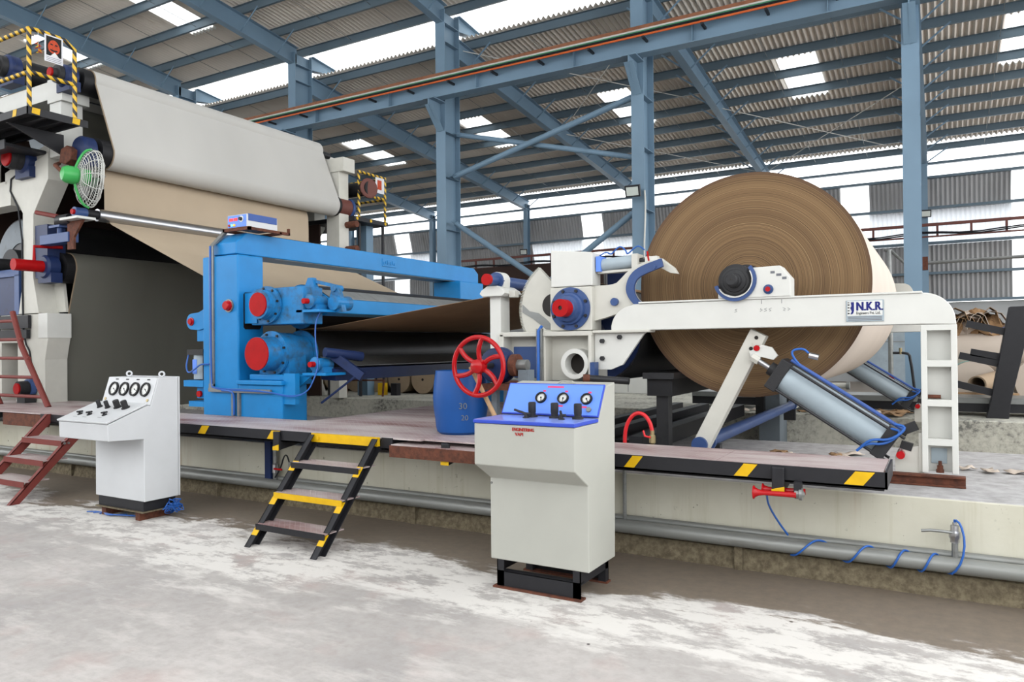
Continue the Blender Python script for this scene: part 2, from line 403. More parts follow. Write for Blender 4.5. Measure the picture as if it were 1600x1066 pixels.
def structure(name):
    o = bpy.data.objects.new(name, None); COL.objects.link(o); o['kind'] = 'structure'; return o
def copy_tree(root, delta, label=None, group=None, skip=()):
    def rec(o, par):
        c = o.copy(); COL.objects.link(c)
        if par is not None: c.parent = par; c.matrix_parent_inverse = o.matrix_parent_inverse.copy()
        for ch in [x for x in bpy.data.objects if x.parent == o]:
            if ch.name.split('.')[0] not in skip: rec(ch, c)
        return c
    r = rec(root, None); r.location = root.location + Vector(delta)
    if label: r['label'] = label
    if group: r['group'] = group
    return r
def text(name, body, size, origin, xdir, ydir, mat, parent, depth=0.0015, align='LEFT', xs=1.0):
    cu = bpy.data.curves.new(name, 'FONT'); cu.body = body; cu.size = size; cu.extrude = depth; cu.align_x = align; cu.resolution_u = 3
    to = bpy.data.objects.new(name + '_tmp', cu); COL.objects.link(to)
    dg = bpy.context.evaluated_depsgraph_get(); me = bpy.data.meshes.new_from_object(to.evaluated_get(dg))
    bpy.data.objects.remove(to); x = Vector(xdir).normalized(); y = Vector(ydir).normalized(); z = x.cross(y)
    mt = Matrix(((x.x * xs, y.x, z.x, origin[0]), (x.y * xs, y.y, z.y, origin[1]), (x.z * xs, y.z, z.z, origin[2]), (0, 0, 0, 1)))
    me.transform(mt); me.materials.clear(); me.materials.append(MATS[mat]); me.name = name
    o = bpy.data.objects.new(name, me); COL.objects.link(o); own(o, parent); return o
def arc(cx, cz, r, a0, a1, n=12):
    return [(cx + r * math.cos(R(a0 + (a1 - a0) * i / n)), cz + r * math.sin(R(a0 + (a1 - a0) * i / n))) for i in range(n + 1)]
def soft(pts, n=2, closed=False):
    for _ in range(n):
        q = [] if closed else [pts[0]]
        for i in range(len(pts) if closed else len(pts) - 1):
            a, b = pts[i], pts[(i + 1) % len(pts)]; q += [(a[0] * .75 + b[0] * .25, a[1] * .75 + b[1] * .25), (a[0] * .25 + b[0] * .75, a[1] * .25 + b[1] * .75)]
        if not closed: q.append(pts[-1])
        pts = q
    return pts
def bolts(mb, c, axis, rad, n, r=0.012, h=0.012, a0=0):
    d = Vector(axis).normalized(); t = Vector((0, 0, 1)) if abs(d.z) < 0.9 else Vector((1, 0, 0)); a = d.cross(t).normalized(); b = d.cross(a); c = Vector(c)
    for i in range(n):
        th = a0 + 2 * PI * i / n; p = c + a * (rad * math.cos(th)) + b * (rad * math.sin(th)); mb.cyl(p, p + d * h, r, seg=6)
    return mb
# ================================================================== SETTING
floor = MB().box(-70, 16, -8, 40, -0.2, 0.0).build('floor', 'floor_concrete', smooth=False); floor['kind'] = 'structure'
plinth = structure('wall_plinth')
MB().box(-45, 8, 5.09, 7.36, 0, 0.57).build('plinth_block', 'plinth_paint', plinth, bevel=0.012)
MB().prism([(5.02, 0), (5.09, 0), (5.09, 0.14), (5.05, 0.13)], 'x', -45, 8).build('footing', 'rough_footing', plinth, smooth=False)
plinth2 = structure('wall_far_plinth')
MB().box(-45, 8, 10.25, 15.0, 0, 0.57).build('plinth_block', 'mottled_plinth', plinth2, bevel=0.012)

YC = 16.3; BAY = 5.5; X0 = -0.44
FX = [X0 + BAY * k for k in range(-7, 2)]
SL = 0.11
def z_up(y): return 10.66 + SL * (16.1 - y) if y > 1.6 else 10.66 + SL * 14.5 - SL * (1.6 - y)   # top of upper rafters, ridge at y = 1.6
def z_lo(y): return 9.55 + SL * (20.2 - y)         # top of lower rafters
PH = 0.22
ceiling = structure('ceiling')
def corr(x0, x1, y0, y1, zf, pitch=0.15, amp=0.044, lift=0.0):
    """corrugated sheet, waves across x, running down the slope"""
    mb = MB(); n = int((x1 - x0) / pitch * 6); rows = []
    for j, y in enumerate((y0, y1)):
        for i in range(n + 1):
            x = x0 + (x1 - x0) * i / n
            mb.v.append((x, y, zf(y) + PH + amp + amp * math.sin(2 * PI * x / pitch) + (lift if j == 1 else 0.0)))
    for i in range(n): mb.f.append((i, i + 1, n + 1 + i + 1, n + 1 + i))
    return mb
def roof(y_list, zf, sky, tr_rows=()):
    for bi in range(len(FX) - 1):
        xa, xb = FX[bi], FX[bi + 1]
        for ri in range(len(y_list) - 1):
            ya, yb = y_list[ri], y_list[ri + 1]; yb2 = yb + 0.12
            if ri in tr_rows:
                corr(xa, xb, ya, yb2, zf, lift=0.0).build('translucent_sheet', 'translucent_sheet', ceiling, recalc=False); continue
            cut = sky.get(ri)
            lap = -0.012
            if cut:
                a, b = cut; a += xa; b += xa
                for (p, q, mt, nm) in ((xa, a, 'asbestos', 'roof_sheet'), (a, b, 'translucent_sheet', 'skylight_sheet'), (b, xb, 'asbestos', 'roof_sheet')):
                    corr(p, q, ya, yb2, zf, lift=lap).build(nm, mt, ceiling, recalc=False)
            else:
                corr(xa, xb, ya, yb2, zf, lift=lap).build('roof_sheet', 'asbestos', ceiling, recalc=False)
UP_ROWS = [-7.0, -3.7, -1.0, 1.6, 4.3, 7.0, 9.7, 12.4, 14.6, 16.9, 18.3]  # rows behind the ridge are unseen roof, added to cut direct sky light
LO_ROWS = [17.3, 19.6, 21.9, 24.9, 27.4, 30.4, 31.6]
roof(UP_ROWS, z_up, {7: (2.9, 3.95), 0: (1.0, 3.0), 1: (1.0, 3.0), 2: (1.0, 3.0), 3: (1.0, 3.0), 4: (1.5, 3.5), 5: (2.5, 3.95)}, tr_rows=(9,))  # all but one skylight row are unseen, added for more light from above
roof(LO_ROWS, z_lo, {2: (1.95, 3.0)}, tr_rows=(5,))
def purlin(y, zf):
    z = zf(y); mb = MB(); x0, x1 = FX[0], FX[-1]
    mb.box(x0, x1, y - 0.004, y + 0.004, z, z + PH); mb.box(x0, x1, y - 0.07, y, z + PH - 0.008, z + PH); mb.box(x0, x1, y, y + 0.07, z, z + 0.008)
    mb.box(x0, x1, y + 0.062, y + 0.07, z, z + 0.025)
    mb.build('purlin', 'purlin_blue', ceiling, smooth=False)
UPY = [-6.6, -5.2, -3.8, -2.4, -1.0, 0.6] + [2.2 + 1.33 * i for i in range(11)] + [16.75]
LOY = [17.45 + 1.327 * i for i in range(11)]
for y in UPY: purlin(y, z_up)
for y in LOY: purlin(y, z_lo)
def rafter(x, y0, y1, zf, h0, h1, ys):
    mb = MB(); pa, pb = (x, y0, zf(y0)), (x, y1, zf(y1))
    mb.prism([(y0, zf(y0)), (y1, zf(y1)), (y1, zf(y1) - h1), (y0, zf(y0) - h0)], 'x', x - 0.006, x + 0.006)
    for (a, b) in ((0, 0), (1, 1)):
        z0 = zf(y0) - (h0 if a else 0.016); z1 = zf(y1) - (h1 if a else 0.016)
        mb.prism([(y0, z0), (y1, z1), (y1, z1 + 0.016), (y0, z0 + 0.016)], 'x', x - 0.11, x + 0.11)
    r = mb.build('rafter', 'steel_blue', ceiling, smooth=False)
    for y in ys:
        if y0 < y < y1:
            t = (y - y0) / (y1 - y0); h = h0 + (h1 - h0) * t; fb = MB()
            for s in (-1, 1): fb.beam((x + s * 0.05, y, zf(y) - h + 0.03), (x + s * 0.75, y, zf(y) + 0.06), 0.045, 0.012, (0, 1, 0))
            fb.build('fly_brace', 'steel_blue', r, smooth=False)
for x in FX:
    rafter(x, -7.0, 1.6, z_up, 0.42, 0.42, UPY)
    rafter(x, 1.6, 16.3, z_up, 0.42, 0.55, UPY)
    rafter(x, 16.9, 18.1, z_up, 0.45, 0.12, [])
    rafter(x, 16.9, 31.0, z_lo, 0.55, 0.45, LOY)
for bi in range(1, len(FX) - 1):
    xm = (FX[bi] + FX[bi + 1]) / 2
    for dx in (-0.9, 0.9):
        MB().tube([(xm + dx, 2.2, z_up(2.2) + 0.06), (xm + dx, 16.7, z_up(16.7) + 0.06)], 0.008, 5).build('sag_rod', 'galvanised', ceiling)
        MB().tube([(xm + dx, 17.5, z_lo(17.5) + 0.06), (xm + dx, 30.7, z_lo(30.7) + 0.06)], 0.008, 5).build('sag_rod', 'galvanised', ceiling)
# wind bracing rods under the lower and upper roof
for (a, b) in (((-11.44, 17.2), (-5.94, 23.5)), ((-5.94, 17.2), (-11.44, 23.5)), ((-5.94, 23.8), (-0.44, 30.5)), ((-0.44, 23.8), (-5.94, 30.5)), ((-11.44, 23.8), (-5.94, 30.5))):
    MB().tube([(a[0], a[1], z_lo(a[1]) - 0.15), (b[0], b[1], z_lo(b[1]) - 0.15)], 0.014, 6).build('bracing_rod', 'wire_white', ceiling)

# columns
names = ['beyond the dryer platform, far left', 'left end, behind the dark backdrop', 'behind the upper white felt top edge', 'just right of the white felt, first one fully seen above it', 'between the white felt and the blue press crossbeam', 'centre, above the white reel stand', 'right of the giant paper reel', 'outside right']
vis = {-16.94: 'blue steel column just right of the white felt, only its upper half showing', -11.44: 'blue steel column rising behind the blue press crossbeam, with crane bracket',
       -5.94: 'blue steel column behind the white reel stand, left of the giant paper reel', -0.44: 'blue steel column right of the giant paper reel', -22.44: 'blue steel column mostly hidden behind the wide white felt'}
for x in FX:
    key = [k for k in vis if abs(k - x) < 0.1]
    if not key: continue
    t = thing('steel_column', vis[key[0]], 'column', (x, YC, 0), 'main row of blue building columns')
    mb = MB(); zt = z_up(16.1) - 0.2
    mb.box(x - 0.15, x + 0.15, 16.10, 16.12, 0, zt); mb.box(x - 0.15, x + 0.15, 16.78, 16.80, 0, zt); mb.box(x - 0.006, x + 0.006, 16.12, 16.78, 0, zt)
    mb.build('shaft', 'steel_blue', t, smooth=False)
    for z in (1.2, 3.0, 4.6, 6.0, 7.2, 8.8, 9.6, 10.1): MB().box(x - 0.145, x + 0.145, 16.12, 16.78, z, z + 0.012).build('stiffener', 'steel_blue', t, smooth=False)
    mb = MB().prism([(15.55, 7.78), (16.10, 7.20), (16.10, 7.96), (15.55, 7.96)], 'x', x - 0.01, x + 0.01); mb.box(x - 0.17, x + 0.17, 15.55, 16.1, 7.94, 7.97)
    mb.beam((x, 15.56, 7.80), (x, 16.09, 7.22), 0.22, 0.016); mb.build('crane_bracket', 'steel_blue', t, smooth=False)
    if abs(x + 5.94) < 0.1: MB().tube([(x + 0.17, 16.06, 5.0), (x + 0.19, 16.06, 4.6), (x + 0.14, 16.06, 3.6), (x + 0.12, 16.06, 1.0)], 0.02, 8, smooth=1).build('white_cable', 'wire_white', t)
    MB().box(x - 0.3, x + 0.3, 16.0, 16.9, 0, 0.03).build('base_plate', 'steel_blue', t, smooth=False)
# crane girder
cg = thing('crane_girder', 'long blue crane runway girder crossing the roof with rail and orange power line', 'girder', (-15, 15.8, 7.97))
xa, xb = -38.9, 5.0
MB().ibeam((xa, 15.8, 8.21), (xb, 15.8, 8.21), 0.30, 0.48).build('girder', 'steel_blue', cg, smooth=False)
for x in FX:
    for d in (-1.4, 1.4): MB().box(x + d - 0.006, x + d + 0.006, 15.66, 15.79, 7.99, 8.43).build('stiffener', 'steel_blue', cg, smooth=False)
MB().box(xa, xb, 15.75, 15.85, 8.45, 8.55).build('crane_rail', 'rail_brown', cg, smooth=False)
MB().box(xa, xb, 15.60, 15.66, 8.47, 8.56).build('kick_angle', 'rail_brown', cg, smooth=False)
for (y, z, m_, r) in ((15.52, 8.30, 'cable_orange', 0.024), (15.54, 8.40, 'cable_green', 0.016), (15.53, 8.36, 'print_black', 0.022), (15.60, 8.45, 'wire_white', 0.03)):
    MB().tube([(xa, y, z), (xb, y, z)], r, 6).build('conductor_line', m_, cg)
for k in range(34):
    x = xa + 6 + k * 1.3
    if x > xb: break
    MB().box(x, x + 0.05, 15.48, 15.78, 8.22, 8.27).build('line_bracket', 'black_paint', cg, smooth=False)

# bracing pipes between the two middle columns
def pipe_thing(name, label, cat, p0, p1, r, mat, group=None, fl=True):
    t = thing(name, label, cat, p0, group); MB().cyl(p0, p1, r, seg=16).build('pipe', mat, t)
    if fl:
        d = (Vector(p1) - Vector(p0)).normalized()
        for p, s in ((p0, 1), (p1, -1)):
            a = Vector(p) - d * (0.10 * s); MB().beam(a, Vector(p) + d * (0.12 * s), 0.012, r * 3.0, (0, 1, 0)).build('gusset', mat, t, smooth=False)
    return t
g = 'blue diagonal bracing pipes between columns'
pipe_thing('brace_pipe', 'upper diagonal pipe brace rising to the right between two blue columns', 'brace', (-11.25, 16.45, 6.05), (-6.1, 16.45, 7.32), 0.075, 'steel_blue', g)
pipe_thing('brace_pipe', 'upper diagonal pipe brace falling to the right between two blue columns', 'brace', (-11.25, 16.62, 7.22), (-6.1, 16.62, 5.90), 0.065, 'steel_blue', g)
pipe_thing('brace_pipe', 'lower diagonal pipe brace running down to the toothed white gear sector', 'brace', (-11.2, 16.45, 4.78), (-6.1, 16.45, 1.45), 0.075, 'steel_blue', g)
pipe_thing('brace_pipe', 'lower diagonal pipe brace rising to the column beside the giant reel', 'brace', (-11.2, 16.62, 1.3), (-6.1, 16.62, 4.72), 0.075, 'steel_blue', g)

# back wall
wall = structure('wall_back'); YB = 31.0
def wcorr(x0, x1, z0, z1, y0, y1, pitch=0.15, amp=0.03):
    mb = MB(); n = max(6, int((x1 - x0) / pitch * 6))
    for (z, y) in ((z0, y0), (z1, y1)):
        for i in range(n + 1):
            x = x0 + (x1 - x0) * i / n; mb.v.append((x, y + amp * math.sin(2 * PI * x / pitch), z))
    for i in range(n): mb.f.append((i, i + 1, n + 2 + i, n + 1 + i))
    return mb
for bi in range(len(FX) - 1):
    xa_, xb_ = FX[bi], FX[bi + 1]
    rows = ((2.95, 5.05, YB + 0.25, YB + 0.25), (5.0, 6.35, YB + 0.75, YB + 0.30), (6.3, 7.5, YB + 0.55, YB + 0.2))
    plain = abs(xa_ + 22.44) < 0.1
    for (z0, z1, y0, y1) in rows:
        if plain: wcorr(xa_, xb_, z0, z1, y0, y1).build('wall_sheet', 'wall_sheet', wall, recalc=False); continue
        a, b = xa_ + 2.65, xa_ + 3.65; wm = 'frosted_sheet' if 4.9 < z0 < 5.1 else 'wall_sheet'
        wcorr(xa_, a, z0, z1, y0, y1).build('wall_sheet', wm, wall, recalc=False)
        wcorr(a, b, z0, z1, y0, y1).build('translucent_panel', 'translucent_sheet', wall, recalc=False)
        wcorr(b, xb_, z0, z1, y0, y1).build('wall_sheet', wm, wall, recalc=False)
for z in (2.95, 3.95, 5.05, 6.33, 7.45, 7.95):
    MB().box(FX[0], FX[-1], YB - 0.05, YB + 0.12, z, z + 0.09).build('girt', 'purlin_blue', wall, smooth=False)
MB().box(FX[0], FX[-1], YB + 0.15, YB + 0.4, 0, 2.93).build('dado', 'dado', wall, smooth=False)
for x in FX:
    mb = MB(); mb.box(x - 0.1, x + 0.1, YB - 0.35, YB - 0.33, 0, 8.2); mb.box(x - 0.1, x + 0.1, YB - 0.07, YB - 0.05, 0, 8.2); mb.box(x - 0.006, x + 0.006, YB - 0.33, YB - 0.07, 0, 8.2)
    mb.build('wall_post', 'steel_blue', wall, smooth=False)
# unseen walls added to block low light: behind the photographer and at the far left end
wf = structure('wall_front_blocker'); MB().box(FX[0], FX[-1], -7.2, -7.0, 0, 3.4).build('blocker_slab', 'dado', wf, smooth=False)
wl = structure('wall_left_blocker'); MB().box(FX[0] - 0.2, FX[0], -7, 31, 0, 2.5).build('blocker_slab', 'dado', wl, smooth=False)
# flood lights
def flood(c, d, label):
    t = thing('flood_light', label, 'light', c, 'small floodlights on posts'); c = Vector(c); d = Vector(d).normalized()
    MB().beam(c - d * 0.05, c + d * 0.05, 0.34, 0.26).build('housing', 'black_paint', t, smooth=False, bevel=0.01)
    MB().beam(c + d * 0.05, c + d * 0.06, 0.27, 0.19).build('glass', 'lamp_glass', t, smooth=False)
    MB().beam(c - d * 0.05, c - d * 0.30, 0.05, 0.05).build('bracket', 'black_paint', t, smooth=False)
flood((-5.94, 15.76, 4.95), (0.1, -1, -0.35), 'floodlight on the column left of the giant paper reel')
flood((-16.9, 30.42, 5.9), (0.3, -1, -0.3), 'floodlight on the wall post behind the long diagonal brace')
flood((-22.5, 30.42, 5.6), (0.3, -1, -0.3), 'floodlight on the wall post left of the crossbeam column')
flood((-0.4, 30.42, 6.1), (0.1, -1, -0.3), 'floodlight right of the giant reel beside the tall column')
# cable tray
ct = thing('cable_tray', 'brown ladder cable tray running along the back wall', 'cable tray', (-8, 29, 5.05))
for z in (5.06, 5.44): MB().box(-24, 6, 28.96, 29.04, z, z + (0.10 if z > 5.2 else 0.05)).build('side_rail', 'tray_brown', ct, smooth=False)
for k in range(31):
    x = -23.6 + k * 0.98; MB().box(x, x + 0.07, 28.97, 29.03, 5.1, 5.46).build('rung', 'tray_brown', ct, smooth=False)
for z, y in ((5.15, 28.9), (5.2, 28.93)):
    MB().tube([(x, y, z + 0.05 * math.sin(x * 2.1 + y * 9)) for x in [-24 + 0.6 * i for i in range(50)]], 0.025, 6).build('cable', 'cable_black', ct)
t = thing('steam_pipe', 'thin grey pipe under the cable tray dropping to the floor', 'pipe', (-0.6, 26, 0))
MB().tube([(5, 26, 4.0), (-0.9, 26, 3.9), (-1.3, 26, 4.35), (-1.5, 26, 4.4)], 0.05, 8).build('pipe', 'galvanised', t); MB().cyl((-1.35, 26, 4.4), (-1.35, 26, 0), 0.07, seg=12).build('riser', 'galvanised', t)
MB().box(-0.5, -0.3, 25.9, 26.1, 3.7, 4.1).build('clamp', 'rust', t, smooth=False)
t = thing('loft_panel', 'dark brown panel band beneath the cable tray behind the guide roll', 'panel', (-17, 28, 3.7))
MB().box(-19.5, -12, 28.2, 28.4, 3.7, 5.0).build('boards', 'dark_brown', t, smooth=False); MB().box(-19.5, -12, 28.1, 28.2, 3.62, 3.72).build('ledge', 'kraft_wrap', t, smooth=False)
for x in (-19, -15.5, -12.4): MB().box(x, x + 0.15, 28.2, 28.4, 0, 3.65).build('support_post', 'purlin_blue', t, smooth=False)
# ================================================================== WALKWAY, STAIRS, CONSOLES, PIPES
ZD = 0.785; YF = 4.55
wk = thing('walkway', 'long chequer plate walkway with black hazard-marked edge along the machine', 'walkway', (-4, YF, 0))
def plate(x0, x1, y0, y1, z1=ZD, t=0.012): MB().box(x0, x1, y0, y1, z1 - t, z1).build('deck_plate', 'chequer_plate', wk, smooth=False)
for (a, b) in ((-14.0, -10.9), (-10.895, -8.9), (-8.895, -7.1), (-7.095, -5.105)): plate(a, b, 4.56, 5.285)
for (a, b) in ((-14.0, -10.9), (-10.895, -8.9)): plate(a, b, 5.29, 5.9)
plate(-5.1, -3.45, 4.56, 5.9); plate(-5.34, -5.105, 5.29, 8.1, ZD - 0.001); plate(-5.1, -3.45, 5.905, 8.1); plate(-3.445, -2.3, 4.6, 5.4); plate(-2.295, -1.2, 4.56, 5.08); plate(-1.195, -0.28, 4.56, 5.08)
for (a, b) in ((-8.75, -6.9), (-6.895, -4.60), (-3.83, -3.72), (-2.28, -0.26)):
    mb = MB().box(a, b, YF, YF + 0.012, ZD - 0.095, ZD - 0.002); mb.box(a, b, YF, YF + 0.06, ZD - 0.095, ZD - 0.085); mb.build('edge_channel', 'black_paint', wk, smooth=False)
MB().box(-0.272, -0.26, YF, 5.08, ZD - 0.095, ZD).build('edge_channel', 'black_paint', wk, smooth=False)
MB().box(-9.6, -8.75, YF + 0.02, YF + 0.10, ZD - 0.16, ZD - 0.02).build('edge_channel', 'rust', wk, smooth=False, label='rusty channel end of the walkway edge')
mb = MB().box(-3.71, -2.28, 4.50, 4.62, 0.645, 0.735); mb.build('front_channel', 'rust', wk, smooth=False, label='rust-brown channel along the middle of the walkway')
MB().box(-3.70, -2.29, 4.51, 4.75, 0.735, 0.742).build('deck_plate', 'chequer_plate', wk, smooth=False)
# sub beams under the deck
for (a, b) in ((-14, -5.1), (-5.1, -0.3)): MB().box(a, b, 4.94, 5.0, 0.61, 0.69).build('under_beam', 'black_paint', wk, smooth=False)
for x in (-12, -9.9, -7.6, -6.2, -5.0, -3.9, -2.6, -1.6, -0.6): MB().box(x - 0.03, x + 0.03, 4.66, 5.08, 0.69, 0.75).build('cross_bar', 'black_paint', wk, smooth=False)
def mark(x0, x1, z1=ZD - 0.006, z0=ZD - 0.082, sk=0.06):
    MB().prism([(x0 - sk, z0), (x1 - sk, z0), (x1, z1), (x0, z1)], 'y', YF - 0.003, YF + 0.001).build('hazard_mark', 'yellow_paint', wk, smooth=False)
for a, b in ((-1.735, -1.665), (-1.03, -0.95), (-0.42, -0.32), (-5.985, -5.885), (-5.06, -4.955), (-7.9, -7.8), (-2.25, -2.2)): mark(a, b)
for x in (-0.83, -4.98, -3.2):
    mb = MB().box(x - 0.035, x + 0.035, YF - 0.03, YF - 0.004, 0.615, ZD - 0.01); mb.prism([(YF - 0.005, 0.615), (YF - 0.005, 0.73), (5.08, 0.73), (5.08, 0.69)], 'x', x + 0.01, x + 0.03)
    mb.build('bracket', 'black_paint', wk, smooth=False, bevel=0.006)
    MB().prism([(x - 0.036, 0.614), (x + 0.036, 0.614), (x + 0.036, 0.665), (x - 0.036, 0.645)], 'y', YF - 0.033, YF - 0.028).build('hazard_mark', 'yellow_paint', wk, smooth=False)
MB().box(-0.27, 0.12, 5.38, 5.46, 0.57, 0.645).build('rail_end', 'rust', wk, smooth=False); 
rail = thing('base_rail', 'rust-brown steel rail lying on the plinth under the white leg', 'rail', (-0.2, 5.5, 0.57))
for (y) in (5.50,): MB().ibeam((-1.9, y, 0.607), (0.13, y, 0.607), 0.07, 0.07, 0.012, 0.012).build('rail_bar', 'rust', rail, smooth=False)
for o in [o for o in bpy.data.objects if o.name.startswith('rail_end')]: bpy.data.objects.remove(o)

# black and yellow steps
st = thing('walkway_steps', 'black steel steps with yellow top plate between the two consoles', 'stairs', (-4.2, 3.86, 0))
def stringer(x):
    mb = MB(); a = Vector((x, 3.86, 0.0)); b = Vector((x, 4.50, 0.80)); d = (b - a)
    mb.prism([(3.83, 0.0), (3.93, 0.0), (4.545, 0.70), (4.545, 0.775), (4.50, 0.775)], 'x', x - 0.006, x + 0.006)
    mb.prism([(3.83, 0.0), (3.84, 0.0), (4.51, 0.775), (4.50, 0.775)], 'x', x - 0.006, x + 0.05)
    mb.prism([(3.92, 0.0), (3.93, 0.0), (4.545, 0.70), (4.535, 0.70)], 'x', x - 0.006, x + 0.05)
    s = mb.build('stringer', 'black_paint', st, smooth=False)
    for t in (0.10, 0.36, 0.66):
        MB().prism([(3.829 + 0.67 * t, 0.775 * t), (3.829 + 0.67 * (t + 0.09), 0.775 * (t + 0.09)), (3.835 + 0.67 * (t + 0.09), 0.775 * (t + 0.09)), (3.835 + 0.67 * t, 0.775 * t)], 'x', x - 0.007, x + 0.051).build('hazard_mark', 'yellow_paint', s, smooth=False)
stringer(-4.56); stringer(-3.88)
for i, (y, z) in enumerate(((4.02, 0.155), (4.20, 0.365), (4.38, 0.575))):
    tr = MB().box(-4.55, -3.84, y - 0.09, y + 0.11, z - 0.008, z).build('tread', 'chequer_plate', st, smooth=False)
    MB().box(-4.55, -3.84, y - 0.095, y - 0.088, z - 0.045, z).build('nosing', 'yellow_paint' if i == 1 else 'black_paint', tr, smooth=False)
tp = MB().box(-4.55, -3.84, 4.512, 4.545, 0.715, 0.785).build('top_plate', 'yellow_paint', st, smooth=False)
MB().cyl((-4.47, 4.512, 0.75), (-4.47, 4.50, 0.75), 0.014, seg=8).build('bolt', 'yellow_paint', tp)
# red oxide steps at the left
rs = thing('walkway_steps', 'reddish-brown steel steps at the far left beside the grey-white console', 'stairs', (-8.1, 3.78, 0))
for x in (-7.79, -8.55):
    mb = MB(); mb.prism([(3.76, 0.0), (3.85, 0.0), (4.56, 0.70), (4.56, 0.79), (4.52, 0.79)], 'x', x - 0.006, x + 0.006); mb.prism([(3.76, 0), (3.77, 0), (4.53, 0.79), (4.52, 0.79)], 'x', x - 0.05, x + 0.006)
    s = mb.build('stringer', 'oxide_red', rs, smooth=False)
    bolts(MB(), (x + 0.006, 4.30, 0.54), (1, 0, 0), 0.02, 2).build('bolt', 'galvanised', s)
for (y, z) in ((3.98, 0.20), (4.16, 0.385), (4.34, 0.565)):
    tr = MB().box(-8.55, -7.80, y - 0.08, y + 0.16, z - 0.008, z).build('tread', 'chequer_plate', rs, smooth=False)
    MB().box(-8.55, -7.80, y - 0.086, y - 0.08, z - 0.055, z).build('nosing', 'oxide_red', tr, smooth=False)
# red ladder up the dryer frame
ld = thing('ladder', 'reddish-brown pipe ladder leaning on the white dryer frame', 'ladder', (-9.7, 5.1, ZD))
for dx in (0, -1.15): MB().tube([(-9.66 + dx, 5.12, 0.78), (-10.28 + dx, 5.12, 1.55), (-10.50 + dx, 5.12, 2.0)], 0.035, 10).build('side_rail', 'oxide_red', ld)
for k in range(5):
    t_ = 0.12 + k * 0.2; x = -9.66 - 0.84 * t_; z = 0.78 + 1.22 * t_ - 0.02 + (0.0)
    MB().cyl((x - 1.15, 5.12, z), (x + 0.0, 5.12, z), 0.022, seg=10).build('rung', 'oxide_red', ld)

# left console
def extr(prof, x0, x1): return MB().prism(prof, 'x', x0, x1)
def place(prof, oy): return [(p[0] + oy, p[1]) for p in prof]
XL, YL = -5.96, 3.95
lc = thing('control_console', 'grey-white control console with four round gauges and a sloping knob desk', 'console', (XL - 0.36, YL, 0), 'pneumatic control consoles')
pl = [(0, 0.177), (0, 0.72), (-0.32, 0.735), (-0.325, 0.875), (0.035, 1.01), (0.065, 1.0), (0.14, 1.245), (0.33, 1.245), (0.33, 0.177)]
extr(place(pl, YL), XL - 0.72, XL).build('body', 'console_white', lc, smooth=False, bevel=0.006)
MB().box(XL - 0.71, XL + 0.004, YL + 0.332, YL + 0.345, 0.18, 1.25).build('back_door', 'console_white', lc, smooth=False)
s0 = Vector((0, -0.335, 0.879)); s1 = Vector((0, 0.035, 1.018)); sd = (s1 - s0).normalized(); sn = Vector((0, -sd.z, sd.y))
def desk(u, t, h=0.0): p = s0 + sd * t + sn * h; return Vector((XL + u, YL + p.y, p.z))
lid = MB().add([desk(-0.725, 0, 0.0), desk(0.005, 0, 0.0), desk(0.005, 0.39, 0), desk(-0.725, 0.39, 0), desk(-0.725, 0, 0.016), desk(0.005, 0, 0.016), desk(0.005, 0.39, 0.016), desk(-0.725, 0.39, 0.016)],
               [(0, 3, 2, 1), (4, 5, 6, 7), (0, 1, 5, 4), (1, 2, 6, 5), (2, 3, 7, 6), (3, 0, 4, 7)]).build('desk_lid', 'console_white', lc, smooth=False, bevel=0.004)
for (u, tt, r) in ((-0.50, 0.27, 0.018), (-0.375, 0.265, 0.018), (-0.25, 0.28, 0.026), (-0.13, 0.275, 0.026)):
    k = MB().lathe(desk(u, tt, 0.016), sn, [(0, r * 1.35), (0.008, r * 1.35), (0.010, r), (0.05 + r * 0.6, r), (0.055 + r * 0.6, r * 0.85)], 16); k.build('knob', 'cast_black', lc)
for (u, tt) in ((-0.56, 0.12), (-0.42, 0.12), (-0.215, 0.13)):
    k = MB().lathe(desk(u, tt, 0.016), sn, [(0, 0.022), (0.006, 0.022), (0.008, 0.010), (0.03, 0.010)], 14); k.tube([desk(u - 0.035, tt, 0.036), desk(u + 0.03, tt + 0.012, 0.040)], 0.008, 8); k.build('lever_switch', 'cast_black', lc)
    MB().add([desk(u - 0.03, tt - 0.05, 0.0165), desk(u + 0.03, tt - 0.05, 0.0165), desk(u + 0.03, tt - 0.044, 0.0165), desk(u - 0.03, tt - 0.044, 0.0165)], [(0, 1, 2, 3)]).build('printed_caption', 'print_grey', lc, smooth=False)
g0 = Vector((0, 0.062, 1.004)); g1 = Vector((0, 0.138, 1.247)); gd = (g1 - g0).normalized(); gn = Vector((0, -gd.z, gd.y))
def gp(u, t, h=0.0): p = g0 + gd * t + gn * h; return Vector((XL + u, YL + p.y, p.z))
MB().add([gp(-0.715, 0.005, -0.002), gp(-0.005, 0.005, -0.002), gp(-0.005, 0.25, -0.002), gp(-0.715, 0.25, -0.002), gp(-0.715, 0.005, 0.006), gp(-0.005, 0.005, 0.006), gp(-0.005, 0.25, 0.006), gp(-0.715, 0.25, 0.006)],
         [(0, 3, 2, 1), (4, 5, 6, 7), (0, 1, 5, 4), (1, 2, 6, 5), (2, 3, 7, 6), (3, 0, 4, 7)]).build('gauge_panel', 'console_white', lc, smooth=False)
